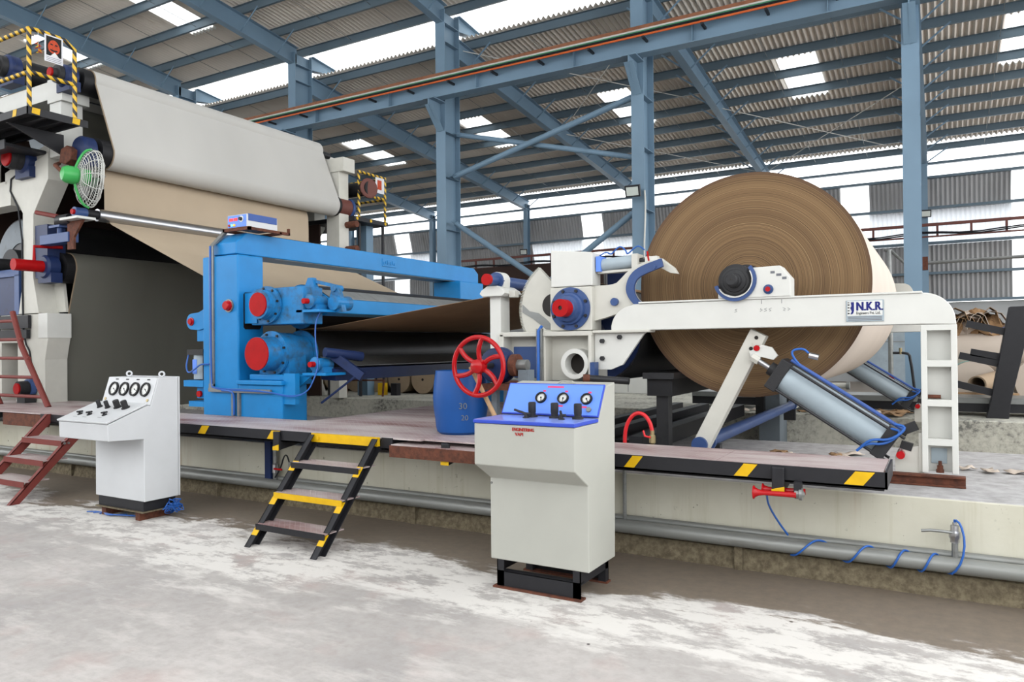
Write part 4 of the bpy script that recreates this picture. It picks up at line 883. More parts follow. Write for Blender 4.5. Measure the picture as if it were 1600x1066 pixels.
# ================================================================== WEB OF PAPER
wb = thing('paper_web', 'wide beige paper web running down from the chrome roller to the blue press', 'paper', (-8, 7.7, 1.7))
MB().sheet([(-9.71, 3.95), (-9.67, 3.8), (-9.66, 3.6), (-9.66, 3.27)] + arc(-9.575, 3.265, 0.085, 180, 292, 10) + [(-9.5, 3.15), (px_ - 0.02, 1.693)], YN, YFAR, 0.003).build('sheet', 'kraft_paper', wb)
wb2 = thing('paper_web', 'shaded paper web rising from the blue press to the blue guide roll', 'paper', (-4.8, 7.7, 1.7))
MB().sheet([(px_, 1.697), (-5.7, 1.71), (-3.44, 1.975)], YN, YFAR, 0.003).build('sheet', 'kraft_dark', wb2)  # same paper as the first web; its underside shade is in the darker colour
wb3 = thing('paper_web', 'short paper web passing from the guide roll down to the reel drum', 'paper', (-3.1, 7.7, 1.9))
MB().sheet([(-3.44, 1.978), (-3.37, 1.983), (-3.30, 1.99)] + arc(-2.56, 1.60, 0.424, 105, 60, 8), YN, YFAR, 0.003).build('sheet', 'kraft_dark', wb3)  # same paper again, shade put into the darker colour

# ================================================================== REEL STAND
YS = 5.55
rsd = thing('reel_stand', 'white reel stand with toothed gear sector, blue flange hub and red shaft end', 'machine', (-2.7, YS, 0.57))
MB().box(-2.835, -2.455, YS, YS + 0.20, 1.62, 1.98).build('hub_block', 'white_worn', rsd, smooth=False, bevel=0.008)
MB().prism([(-2.828, 1.985), (-2.45, 1.985), (-2.45, 2.258), (-2.828, 2.298)], 'y', YS + 0.005, YS + 0.18).build('top_box', 'white_paint', rsd, smooth=False, bevel=0.008)
hb = MB().lathe((-2.645, YS + 0.005, 1.80), (0, -1, 0), [(0, 0.178), (0.02, 0.178), (0.022, 0.135), (0.05, 0.13), (0.055, 0.115), (0.09, 0.105), (0.095, 0.08), (0.11, 0.07)], 40).build('blue_flange', 'deep_blue', rsd)
bolts(MB(), (-2.645, YS - 0.016, 1.80), (0, -1, 0), 0.156, 8, 0.014, 0.014, 0.39).build('flange_bolts', 'dark_steel', hb)['kind'] = 'stuff'
MB().ring((-2.645, YS - 0.10, 1.80), (-2.645, YS - 0.20, 1.80), 0.072, 0.018, 28).build('red_hub', 'red_paint', hb); MB().cyl((-2.645, YS - 0.10, 1.80), (-2.645, YS - 0.19, 1.80), 0.02, seg=12).build('shaft_bore', 'hole_shade', hb)
# gear sector
cx, cz, rg = -2.745, 1.807, 0.432
poly = []
for i in range(0, 49):
    a = 124 + (207 - 124) * i / 49
    for (da, rr_) in ((0.0, rg - 0.014), (0.25, rg - 0.014), (0.65, rg + 0.014), (1.1, rg + 0.014), (1.5, rg - 0.014)): poly.append((cx + rr_ * math.cos(R(a + da)), cz + rr_ * math.sin(R(a + da))))
poly += [(cx - 0.05, cz - 0.19), (cx - 0.05, cz + 0.16)]
MB().prism(poly, 'y', YS + 0.10, YS + 0.15).build('gear_sector', 'white_worn', rsd, smooth=False)
MB().cyl((-2.86, YS + 0.097, 1.84), (-2.86, YS + 0.103, 1.84), 0.10, seg=30).build('sector_hole', 'hole_shade', rsd)
MB().prism([(cx - 0.09, cz - 0.18), (cx - 0.16, cz - 0.10), (cx - 0.25, cz - 0.03), (cx - 0.34, cz - 0.01), (cx - 0.41, cz + 0.05), (cx - 0.41, cz - 0.02), (cx - 0.30, cz - 0.08), (cx - 0.18, cz - 0.17)], 'y', YS + 0.095, YS + 0.101).build('worn_patch', 'galvanised', rsd, smooth=False)
# base frame
def bx(nm, a, b, c, d, e, f, m_='white_worn', bv=0.006): return MB().box(a, b, c, d, e, f).build(nm, m_, rsd, smooth=False, bevel=bv)
bx('top_rail', -3.31, -2.44, YS - 0.04, YS + 0.34, 1.575, 1.615); bx('upright', -3.32, -3.27, YS - 0.04, YS + 0.3, 1.20, 1.60); bx('upright', -2.92, -2.87, YS - 0.03, YS + 0.3, 1.20, 1.58); bx('upright', -2.475, -2.445, YS - 0.04, YS + 0.3, 0.60, 1.58)
bx('web_plate', -3.28, -2.46, YS + 0.10, YS + 0.12, 1.20, 1.58); bx('lower_frame', -3.30, -2.46, YS + 0.0, YS + 0.35, 0.57, 1.20, 'cyl_grey_dark'); bx('bottom_rail', -3.35, -2.35, YS - 0.06, YS + 0.0, 1.165, 1.20, 'rust')
bx('motor_plate', -3.24, -2.93, YS + 0.08, YS + 0.10, 1.22, 1.49, 'deep_blue'); bx('cable_duct', -2.94, -2.885, YS - 0.06, YS - 0.03, 1.2, 1.64, 'galvanised', 0)
MB().tube([(-2.92, YS - 0.065, 1.2), (-2.915, YS - 0.065, 1.62), (-2.90, YS - 0.03, 1.66)], 0.014, 8).build('cable', 'hose_blue', rsd)
MB().ring((-2.60, YS + 0.10, 1.345), (-2.60, YS - 0.03, 1.345), 0.125, 0.088, 36).build('port_ring', 'white_paint', rsd)
MB().cyl((-2.60, YS + 0.085, 1.345), (-2.60, YS + 0.098, 1.345), 0.09, seg=30).build('port_hole', 'hole_shade', rsd)
bx('post', -3.43, -3.32, YS, YS + 0.16, 1.15, 1.97, 'white_paint')
MB().prism([(-3.50, 1.955), (-3.47, 1.93), (-3.27, 1.93), (-3.24, 1.955), (-3.26, 1.985), (-3.32, 2.02), (-3.42, 2.02), (-3.48, 1.985)], 'y', YS - 0.06, YS + 0.24).build('post_cap', 'white_paint', rsd, smooth=False, bevel=0.005)
MB().prism([(-3.44, 2.01), (-3.30, 2.01)] + arc(-3.37, 2.075, 0.075, 0, 180, 10), 'y', YS + 0.02, YS + 0.13).build('roll_bearing', 'white_paint', rsd)
bx('clamp_box', -3.25, -3.19, YS + 0.02, YS + 0.1, 1.92, 1.98, 'white_worn')
MB().prism([(-2.44, 1.61), (-1.98, 1.61), (-2.02, 1.585), (-2.20, 1.34), (-2.30, 1.30), (-2.44, 1.30)], 'y', YS + 0.02, YS + 0.05).build('gusset', 'white_paint', rsd, smooth=False)
for (x, z) in ((-2.37, 1.53), (-2.37, 1.39), (-2.22, 1.56)): MB().cyl((x, YS + 0.02, z), (x, YS - 0.005, z), 0.02, seg=6).build('bolt', 'dark_steel', rsd)
bx('gusset_flange', -2.44, -1.96, YS - 0.03, YS + 0.12, 1.595, 1.617)
# hook arm (primary arm) : white lever with blue lined hook
arm = [(-2.60, 1.66), (-2.20, 1.76), (-2.08, 1.83), (-2.06, 1.80), (-2.03, 1.81), (-2.10, 1.87), (-2.13, 1.94), (-2.11, 2.01), (-2.06, 2.06), (-1.90, 2.12), (-1.92, 2.17), (-2.06, 2.145), (-2.16, 2.09), (-2.22, 2.03), (-2.28, 1.98), (-2.60, 1.99)]
MB().prism(soft(arm, 2, True), 'y', YS + 0.05, YS + 0.12).build('hook_arm', 'white_worn', rsd, smooth=False)
outer = [(-2.005, 1.805), (-2.075, 1.86), (-2.105, 1.93), (-2.09, 2.0), (-2.04, 2.045), (-1.86, 2.105)]; inner = [(-1.875, 2.17), (-2.06, 2.115), (-2.14, 2.05), (-2.175, 1.95), (-2.15, 1.87), (-2.085, 1.80)]
MB().prism(soft(outer) + soft(inner), 'y', YS + 0.02, YS + 0.05).build('hook_liner', 'deep_blue', rsd, smooth=False, bevel=0.004)
MB().prism([(-2.13, 2.14), (-2.07, 2.185), (-2.0, 2.205), (-1.90, 2.18), (-1.80, 2.10), (-1.77, 2.05), (-1.83, 2.06), (-1.90, 2.10), (-1.92, 2.15), (-2.02, 2.16)], 'y', YS + 0.10, YS + 0.16).build('hook_jaw', 'white_worn', rsd, smooth=False, bevel=0.004)
MB().beam((-1.995, YS + 0.09, 2.15), (-2.01, YS + 0.09, 2.24), 0.012, 0.012).build('red_pointer', 'red_paint', rsd, smooth=False)
MB().cyl((-2.27, YS + 0.05, 1.845), (-2.27, YS + 0.02, 1.845), 0.032, seg=20).build('pivot_pin', 'deep_blue', rsd); MB().cyl((-1.93, YS + 0.02, 2.105), (-1.93, YS + 0.01, 2.105), 0.016, seg=12).build('pivot_pin', 'deep_blue', rsd)
# air cylinder on the arm
ac = MB().cyl((-2.42, YS + 0.12, 2.155), (-2.10, YS + 0.12, 2.175), 0.052, seg=24).build('arm_cylinder', 'cyl_grey', rsd)
for (a, b, m_) in ((-2.44, -2.40, 'panel_blue'), (-2.13, -2.08, 'white_worn')): MB().box(a, b, YS + 0.055, YS + 0.185, 2.10, 2.225).build('cylinder_head', m_, ac, smooth=False)
MB().cyl((-2.08, YS + 0.12, 2.172), (-2.0, YS + 0.12, 2.176), 0.025, seg=12).build('piston_rod', 'dark_steel', ac); MB().box(-2.03, -1.93, YS + 0.09, YS + 0.15, 2.15, 2.20).build('rod_clevis', 'white_paint', ac, smooth=False)
MB().beam((-2.44, YS + 0.12, 2.095), (-2.08, YS + 0.12, 2.105), 0.06, 0.02).build('cylinder_mount', 'white_worn', ac, smooth=False)
hz = [(-2.44, 2.24), (-2.38, 2.27), (-2.34, 2.24), (-2.31, 2.27), (-2.26, 2.31), (-2.21, 2.27), (-2.20, 2.23), (-2.14, 2.28), (-2.10, 2.30), (-2.05, 2.26)]
MB().tube([(x, YS + 0.14, z) for x, z in hz], 0.006, 6, smooth=2).build('air_hose', 'hose_blue', ac)
# blue plates behind
MB().prism([(-2.44, 1.63), (-2.30, 1.63), (-2.16, 1.80), (-2.26, 2.0), (-2.26, 2.1), (-2.44, 2.1)], 'y', YS + 0.30, YS + 0.34).build('inner_plate', 'navy_blue', rsd, smooth=False)
# handwheel and gearbox
hw = thing('handwheel', 'red spoked handwheel in front of the blue gearbox', 'handwheel', (-3.06, 4.78, 1.34))
C_ = Vector((-3.063, 4.78, 1.344)); Rw = 0.223
MB().torus(C_, (0, 1, 0), Rw, 0.019, 56, 12).build('rim', 'red_gloss', hw)
MB().lathe(C_ + Vector((0, 0.04, 0)), (0, -1, 0), [(0, 0.055), (0.03, 0.058), (0.07, 0.052), (0.085, 0.03), (0.09, 0.012)], 24).build('hub', 'red_gloss', hw)
for i in range(6):
    a = R(20 + 60 * i); pts = []
    for j in range(7):
        t_ = j / 6; rr_ = 0.03 + (Rw - 0.03) * t_; off = 0.022 * math.sin(t_ * PI) * 1.0
        pts.append(C_ + Vector((rr_ * math.cos(a) - off * math.sin(a), 0.02 * (1 - t_), rr_ * math.sin(a) + off * math.cos(a))))
    MB().tube(pts, 0.0195, 8).build('spoke', 'red_gloss', hw)
MB().cyl(C_ + Vector((0, 0.0, 0)), C_ + Vector((0, 0.24, 0)), 0.022, seg=14).build('spindle', 'dark_steel', hw)
gbx = thing('gearbox', 'blue round gearbox with rusty coupling behind the red handwheel', 'gearbox', (-3.0, 5.07, ZD))
MB().lathe((-3.063, 4.98, 1.344), (0, 1, 0), [(0, 0.07), (0.015, 0.125), (0.04, 0.138), (0.12, 0.138), (0.125, 0.145), (0.15, 0.145)], 32).build('body', 'navy_blue', gbx)
MB().cyl((-2.925, 5.07, 1.345), (-2.875, 5.07, 1.345), 0.088, seg=28).build('coupling', 'rust', gbx); MB().cyl((-2.875, 5.07, 1.345), (-2.79, 5.07, 1.345), 0.045, seg=20).build('shaft', 'galvanised', gbx); MB().box(-2.85, -2.76, 5.02, 5.12, 1.2, 1.31).build('bearing_foot', 'cyl_grey_dark', gbx, smooth=False)
MB().box(-3.16, -2.74, 4.98, 5.16, 1.15, 1.20).build('mount', 'rust', gbx, smooth=False)
for x in (-3.12, -2.82): MB().box(x, x + 0.05, 5.06, 5.11, ZD, 1.15).build('mount_leg', 'cyl_grey_dark', gbx, smooth=False)
# guide roll and reel drum
gr = thing('guide_roll', 'blue guide roll with red end cap on the white post', 'roll', (-3.37, 7.7, 2.07))
MB().cyl((-3.37, 5.42, 2.07), (-3.37, 5.62, 2.07), 0.048, seg=24).build('journal', 'deep_blue', gr); MB().cyl((-3.37, 5.395, 2.07), (-3.37, 5.425, 2.07), 0.05, seg=24).build('end_cap', 'red_paint', gr); MB().ring((-3.37, 5.55, 2.07), (-3.37, 5.585, 2.07), 0.075, 0.045, 24).build('collar', 'deep_blue', gr)
MB().cyl((-3.37, 5.62, 2.055), (-3.37, 9.9, 2.055), 0.062, seg=24).build('shell', 'deep_blue', gr)
dr = thing('reel_drum', 'dark steel reel drum partly hidden behind the white stand', 'roll', (-2.56, 7.7, 1.62))
MB().cyl((-2.56, 5.86, 1.60), (-2.56, 9.6, 1.60), 0.42, seg=64).build('shell', 'dark_steel', dr); MB().cyl((-2.56, 5.7, 1.60), (-2.56, 9.9, 1.60), 0.1, seg=20).build('journal', 'chrome', dr)
MB().cyl((-2.56, 5.84, 1.60), (-2.56, 5.865, 1.60), 0.41, seg=48).build('end_disc', 'navy_blue', dr)
cbm = thing('under_girder', 'dark blue cross beam under the reel drum running to the back', 'girder', (-2.2, 7.7, 1.2))
MB().box(-2.10, -1.84, 5.75, 9.8, 1.22, 1.27).build('top_flange', 'dark_steel', cbm, smooth=False); MB().box(-2.08, -1.87, 5.8, 9.8, 1.08, 1.22).build('perforated_web', 'black_rubber', cbm, smooth=False)
MB().cyl((-2.42, 5.40, 1.235), (-2.10, 5.45, 1.215), 0.028, seg=14).build('pull_rod', 'dark_steel', cbm); MB().cyl((-2.46, 5.38, 1.237), (-2.41, 5.40, 1.236), 0.03, seg=12).build('rod_end', 'rust', cbm)
MB().box(-2.44, -2.40, 5.47, 5.55, 1.18, 1.36).build('clevis', 'deep_blue', cbm, smooth=False)
for y in (5.85, 9.6): MB().box(-2.02, -1.92, y, y + 0.1, 0.575, 1.09).build('support', 'dark_steel', cbm, smooth=False)
# ================================================================== RAIL FRAME with nameplate
rf = thing('rail_frame', 'white rail beam on a pierced leg carrying the giant paper reel', 'frame', (-1.1, YS, 0.645))
top = [(-2.287, 1.612), (-0.10, 1.617), (0.09, 1.612)] + [(0.088, 1.64)] + arc(-0.10, 1.635, 0.188, 5, 90, 10) + [(-0.30, 1.825), (-2.10, 1.818)] + arc(-2.10, 1.62, 0.19, 92, 172, 8)
MB().prism(top, 'y', YS, YS + 0.20).build('rail_beam', 'white_paint', rf, smooth=False, bevel=0.008)
MB().box(-2.05, -0.10, YS - 0.012, YS + 0.212, 1.822, 1.834).build('rail_cap', 'white_paint', rf, smooth=False)
lg = MB(); lg.box(-0.112, -0.076, YS, YS + 0.20, 0.645, 1.612); lg.box(0.058, 0.094, YS, YS + 0.20, 0.645, 1.612); lg.box(-0.112, 0.094, YS + 0.085, YS + 0.10, 0.645, 1.612)
leg = lg.build('leg', 'white_paint', rf, smooth=False, bevel=0.004)
for (a, b) in ((1.575, 1.612), (1.338, 1.38), (1.08, 1.123), (0.825, 0.868)): MB().box(-0.08, 0.062, YS, YS + 0.19, a, b).build('rung', 'white_paint', leg, smooth=False)
MB().box(-0.06, 0.03, YS + 0.078, YS + 0.086, 0.70, 0.80).build('access_plate', 'cyl_grey', leg, smooth=False)
MB().lathe((-0.01, YS + 0.045, 0.645), (0, 0, 1), [(0, 0.026), (0.02, 0.026), (0.021, 0.02), (0.045, 0.02), (0.046, 0.012), (0.075, 0.012)], 6).build('anchor_bolt', 'rust', leg)
MB().tube([(-0.075, YS + 0.05, 1.14), (0.0, YS + 0.05, 1.14)], 0.013, 8).build('loose_link', 'rust', leg)
MB().prism([(-0.13, 0.645), (-0.112, 0.645), (-0.112, 0.90), (-0.13, 0.90)], 'y', YS + 0.02, YS + 0.19).build('side_plate', 'white_worn', leg, smooth=False)
# bearing block
MB().prism([(-1.425, 1.834), (-0.915, 1.834), (-0.915, 1.965), (-0.985, 2.055), (-1.19, 2.05)] + arc(-1.30, 1.955, 0.145, 40, -168, 14)[0:0] + [(-1.20, 2.05), (-1.17, 1.96), (-1.20, 1.88), (-1.30, 1.85), (-1.40, 1.875), (-1.425, 1.90)], 'y', YS - 0.02, YS + 0.15).build('saddle_block', 'white_paint', rf, smooth=False, bevel=0.005)
seg_out = arc(-1.30, 1.965, 0.155, 42, -165, 20); seg_in = arc(-1.30, 1.965, 0.128, -165, 42, 20)
MB().prism(arc(-1.30, 1.965, 0.130, 30, -150, 20) + arc(-1.30, 1.965, 0.123, -150, 30, 20), 'y', YS - 0.045, YS - 0.015).build('saddle_lip', 'white_paint', rf, smooth=False)
MB().prism(seg_out + seg_in, 'y', YS - 0.035, YS - 0.015).build('saddle_liner', 'deep_blue', rf, smooth=False)
k = MB().lathe((-1.065, YS - 0.02, 1.888), (0, -1, 0), [(0, 0.035), (0.008, 0.035), (0.01, 0.024), (0.025, 0.022)], 16).build('stop_pin', 'deep_blue', rf); MB().cyl((-1.065, YS - 0.04, 1.888), (-1.065, YS - 0.05, 1.888), 0.018, seg=14).build('pin_head', 'red_gloss', k)
for (x, z, w_) in ((-1.05, 2.0, 0.03), (-1.01, 1.98, 0.035), (-0.97, 1.955, 0.03)): MB().box(x, x + w_, YS - 0.0215, YS - 0.0195, z, z + 0.018).build('scribble', 'print_grey', rf, smooth=False)
for x in (-1.30, -1.12, -1.09, -1.06, -0.96, -0.93): MB().tube([(x + 0.012 * math.sin(j * 2.1 + x * 30), YS - 0.0008, 1.73 + 0.006 * j) for j in range(5)], 0.0012, 5, smooth=1).build('scribble', 'print_grey', rf)
for x in (-1.12, -0.98): MB().box(x, x + 0.003, YS - 0.002, YS, 1.785, 1.815).build('tick_line', 'print_grey', rf, smooth=False)
# name plate
npl = MB().box(-0.557, -0.325, YS - 0.008, YS, 1.642, 1.787).build('name_plate', 'cyl_grey', rf, smooth=False, bevel=0.002, label='maker name plate with navy lettering')
MB().box(-0.549, -0.333, YS - 0.0095, YS - 0.008, 1.682, 1.782).build('plate_face', 'dial_white', npl, smooth=False)
text('plate_text', 'N.K.R.', 0.083, (-0.495, YS - 0.0105, 1.717), (1, 0, 0), (0, 0, 1), 'print_navy', npl, depth=0.001, xs=0.74)
text('plate_text', 'N.K.R.', 0.083, (-0.4925, YS - 0.0104, 1.7165), (1, 0, 0), (0, 0, 1), 'print_navy', npl, depth=0.001, xs=0.74)
text('plate_text', 'N.K.R.', 0.083, (-0.4975, YS - 0.0103, 1.7175), (1, 0, 0), (0, 0, 1), 'print_navy', npl, depth=0.001, xs=0.74)
text('plate_text', 'N.K.R.', 0.083, (-0.4905, YS - 0.0106, 1.7175), (1, 0, 0), (0, 0, 1), 'print_navy', npl, depth=0.001, xs=0.74)
text('plate_text', 'Engineers Pvt. Ltd.', 0.027, (-0.494, YS - 0.0105, 1.691), (1, 0, 0), (0, 0, 1), 'print_black', npl, depth=0.001, xs=0.74)
MB().prism([(-0.527, 1.775), (-0.507, 1.775), (-0.507, 1.715), (-0.513, 1.698), (-0.527, 1.690), (-0.527, 1.70), (-0.521, 1.712), (-0.525, 1.722), (-0.530, 1.735), (-0.523, 1.75)], 'y', YS - 0.0115, YS - 0.0095).build('emblem', 'print_navy', npl, smooth=False)
for (za, zb) in ((1.768, 1.776), (1.75, 1.763), (1.732, 1.743), (1.712, 1.722), (1.692, 1.704)): MB().prism([(-0.546, za), (-0.546, zb), (-0.536 + 0.006, (za + zb) / 2)], 'y', YS - 0.0115, YS - 0.0095).build('emblem_wedge', 'print_black', npl, smooth=False)
for z in (1.670, 1.660, 1.650): MB().box(-0.545, -0.337, YS - 0.009, YS - 0.008, z, z + 0.005).build('fine_print_line', 'print_grey', npl, smooth=False)
# far side frame (same on the drive side)
rf2 = copy_tree(rf, (0, 4.2, 0), 'matching white rail beam on the far side, glimpsed behind the giant reel', skip=('name_plate', 'chalk_number', 'tick_line', 'scribble'))
MB().prism([(-0.75, 1.834), (-0.27, 1.834), (-0.27, 2.10)] + arc(-0.37, 2.08, 0.10, 10, 90, 5) + [(-0.75, 2.20)], 'y', 9.70, 10.0).build('end_stop', 'white_worn', rf2, smooth=False)

# ================================================================== GIANT REEL
rx, rz = REEL; rl = thing('paper_reel', 'giant brown paper reel with visible wound layers and black core shaft', 'paper reel', (rx, 7.7, 1.08))
prof = [(0, 0.12), (0, 0.875), (0.004, 0.88), (3.55, 0.88), (3.555, 0.875), (3.555, 0.12)]
MB().cyl((rx, 5.956, rz), (rx, 9.5, rz), 0.88, seg=160, cap=False).build('wrapped_side', 'kraft_wrap', rl)
def disc(y): return MB().ring((rx, y - 0.006, rz), (rx, y + 0.006, rz), 0.8795, 0.1, 160)
disc(5.956).build('wound_end', 'reel_end', rl); disc(9.5).build('wound_end', 'reel_end', rl)
sp_ = MB().cyl((rx, 5.55, rz), (rx, 9.9, rz), 0.09, seg=28).build('core_shaft', 'dark_steel', rl)
MB().cyl((rx, 5.85, rz), (rx, 5.97, rz), 0.15, seg=32).build('core_flange', 'cast_black', sp_)
MB().lathe((rx, YS + 0.12, rz), (0, -1, 0), [(0, 0.125), (0.13, 0.125), (0.135, 0.118), (0.15, 0.10), (0.152, 0.085), (0.16, 0.08), (0.165, 0.055), (0.19, 0.048), (0.192, 0.044), (0.265, 0.043), (0.27, 0.036)], 36).build('shaft_bearing', 'cast_black', sp_)
bolts(MB(), (rx, YS - 0.015, rz), (0, -1, 0), 0.104, 6, 0.009, 0.008).build('bearing_bolts', 'dark_steel', sp_)['kind'] = 'stuff'
MB().cyl((rx, YS - 0.148, rz), (rx, YS - 0.152, rz), 0.007, seg=10).build('centre_hole', 'hole_shade', sp_)

# ================================================================== SWING ARM + CYLINDERS
sa = thing('swing_arm', 'slanting white arm under the rail beam with red pivot pin', 'arm', (-1.6, 5.7, 0.66))
P0 = Vector((-1.60, 5.68, 0.72)); P1 = Vector((-1.16, 5.68, 1.58)); MB().beam(P0, P1, 0.10, 0.125, (1, 0, -0.5)).build('bar', 'white_worn', sa, smooth=False, bevel=0.006)
MB().prism([(-1.22, 1.44), (-1.13, 1.49), (-1.06, 1.47), (-1.02, 1.41), (-1.05, 1.38), (-1.13, 1.40), (-1.21, 1.40)], 'y', 5.60, 5.63).build('clevis', 'white_paint', sa, smooth=False)
MB().cyl((-1.165, 5.63, 1.465), (-1.165, 5.59, 1.465), 0.022, seg=16).build('pivot_pin', 'red_gloss', sa)
for (x, z) in ((-1.185, 1.53), (-1.225, 1.45)): MB().cyl((x + 0.012, 5.625, z + 0.012), (x + 0.012, 5.631, z + 0.012), 0.014, seg=14).build('bore', 'hole_shade', sa)
MB().cyl((-1.60, 5.60, 0.73), (-1.60, 5.78, 0.73), 0.06, seg=20).build('bottom_boss', 'deep_blue', sa)
cs = thing('cross_shaft', 'glossy blue cross shaft joining the two swing arms', 'shaft', (-1.6, 7.6, 0.7))
MB().cyl((-1.585, 5.78, 0.74), (-1.585, 9.5, 0.74), 0.052, seg=24).build('tube', 'deep_blue', cs); MB().lathe((-1.585, 5.74, 0.74), (0, 1, 0), [(0, 0.075), (0.04, 0.075), (0.08, 0.055)], 24).build('collar', 'deep_blue', cs)
for y in (5.9, 9.4): MB().box(-1.65, -1.52, y, y + 0.08, 0.57, 0.70).build('pillow_block', 'cast_black', cs, smooth=False)
pc = thing('pneumatic_cylinder', 'large grey pneumatic cylinder lying at a slant beside the pierced white leg', 'cylinder', (-0.3, 5.6, 0.66), 'reel pushing cylinders')
A = Vector((-0.975, 5.60, 1.255)); B = Vector((-0.335, 5.60, 0.835)); d = (B - A).normalized(); pn = Vector((-d.z, 0, d.x)) * -1
tb = MB().cyl(A, B, 0.105, seg=36).build('barrel', 'cyl_grey', pc)
def blk(nm, c0, c1, w_, h_, m_): MB().beam(c0, c1, w_, h_).build(nm, m_, pc, smooth=False, bevel=0.006)
blk('head_block', A - d * 0.07, A + d * 0.01, 0.23, 0.235, 'cast_black'); blk('end_block', B - d * 0.03, B + d * 0.055, 0.22, 0.225, 'cast_black')
MB().cyl(A - d * 0.12, A - d * 0.07, 0.05, seg=20).build('gland', 'cast_black', pc); MB().cyl(A - d * 0.24, A - d * 0.1, 0.02, seg=16).build('piston_rod', 'chrome', pc); MB().cyl(A - d * 0.27, A - d * 0.21, 0.032, seg=6).build('rod_nut', 'white_worn', pc)
U3 = Vector((d.z, 0, -d.x)); U3 = U3 if U3.z > 0 else -U3
for (a_, b_) in ((0.10, -0.095), (-0.10, -0.095), (0.10, 0.095), (-0.10, 0.095)):
    o_ = Vector((0, a_, 0)) + U3 * b_; MB().cyl(A - d * 0.07 + o_, B + d * 0.09 + o_, 0.010, seg=8).build('tie_rod', 'dark_steel', pc)
MB().cyl(A - d * 0.02 + U3 * 0.135 + Vector((0, -0.05, 0)), B + d * 0.06 + U3 * 0.135 + Vector((0, -0.05, 0)), 0.013, seg=10).build('return_tube', 'tarp_blue', pc)
hz = [A + U3 * 0.13 + Vector((0, -0.05, 0)) + d * 0.08, A + U3 * 0.15 + Vector((0, -0.06, 0)), A + U3 * 0.19 + d * -0.06 + Vector((0, -0.06, 0)), A + U3 * 0.25 + d * 0.0 + Vector((0, -0.06, 0)), A + U3 * 0.24 + d * 0.05 + Vector((0, -0.05, 0))]
MB().tube(hz, 0.008, 8, smooth=2).build('air_hose', 'hose_blue', pc)
hz = [B + U3 * 0.10 + Vector((0, -0.1, 0)) - d * 0.02, B + U3 * 0.13 + d * 0.055 + Vector((0, -0.12, 0)), B + d * 0.02 + Vector((0, -0.14, 0)), B - d * 0.08 + U3 * -0.06 + Vector((0, -0.14, 0)), B - d * 0.10 + U3 * -0.14 + Vector((0, -0.13, 0))]
MB().tube(hz, 0.009, 8, smooth=2).build('air_hose', 'hose_blue', pc); MB().tube([p + Vector((0.03, -0.01, 0.03)) for p in hz], 0.009, 8, smooth=2).build('air_hose', 'hose_blue', pc)
MB().beam(B + d * 0.05 + U3 * 0.12, B + d * 0.10 + U3 * 0.20, 0.06, 0.06).build('port_fitting', 'cast_black', pc, smooth=False); MB().beam(B + d * 0.09 + U3 * 0.04, B + d * 0.16 + U3 * 0.06, 0.05, 0.05).build('port_fitting', 'cast_black', pc, smooth=False)
MB().cyl(A + U3 * 0.23 + d * 0.06 + Vector((0, -0.05, 0)), A + U3 * 0.25 + d * 0.12 + Vector((0, -0.05, 0)), 0.022, seg=10).build('speed_valve', 'chrome', pc)
MB().cyl((-0.235, 5.50, 0.755), (-0.235, 5.70, 0.755), 0.026, seg=20).build('end_pin', 'red_gloss', pc)
MB().prism([(-0.27, 0.57), (-0.10, 0.57), (-0.10, 0.82), (-0.2, 0.80), (-0.27, 0.74)], 'y', 5.58, 5.62).build('end_bracket', 'white_worn', pc, smooth=False)
copy_tree(pc, (0.0, 4.25, 0), 'pneumatic cylinder on the far side, half hidden beneath the giant reel')
copy_tree(sa, (0.0, 4.05, 0), 'matching white arm on the far side under the giant reel')
# ================================================================== DRYER SECTION (left)
YD = 5.5
df = thing('dryer_section', 'tall white dryer frame at the left edge with tapering column', 'frame', (-10.8, YD, 0.57))
colp = [(-11.42, 3.88), (-10.36, 4.16), (-10.36, 3.80), (-10.73, 3.36), (-10.74, 2.48), (-10.61, 2.0), (-11.12, 2.0), (-11.0, 2.48), (-11.0, 3.40)]
MB().prism(colp, 'y', YD, YD + 0.28).build('column', 'white_worn', df, smooth=False, bevel=0.006)
MB().prism([(-11.30, 0.57), (-10.35, 0.57), (-10.46, 0.80), (-10.46, 1.37), (-10.38, 1.66), (-10.38, 1.99), (-11.6, 1.99), (-11.6, 1.60), (-11.15, 1.60), (-11.15, 0.9)], 'y', YD, YD + 0.30).build('base', 'white_worn', df, smooth=False, bevel=0.006)
MB().box(-10.60, -10.375, YD - 0.012, YD + 0.31, 1.66, 1.995).build('base_cap', 'white_paint', df, smooth=False, bevel=0.005)
MB().box(-13.0, -11.62, YD + 0.02, YD + 0.3, 0.57, 1.65).build('rear_leg', 'white_worn', df, smooth=False)
MB().box(-11.6, -10.78, YD - 0.05, YD - 0.01, 1.80, 1.98).build('black_rail', 'black_paint', df, smooth=False); MB().box(-11.6, -10.80, YD - 0.06, YD - 0.01, 1.66, 1.78).build('black_rail', 'black_paint', df, smooth=False)
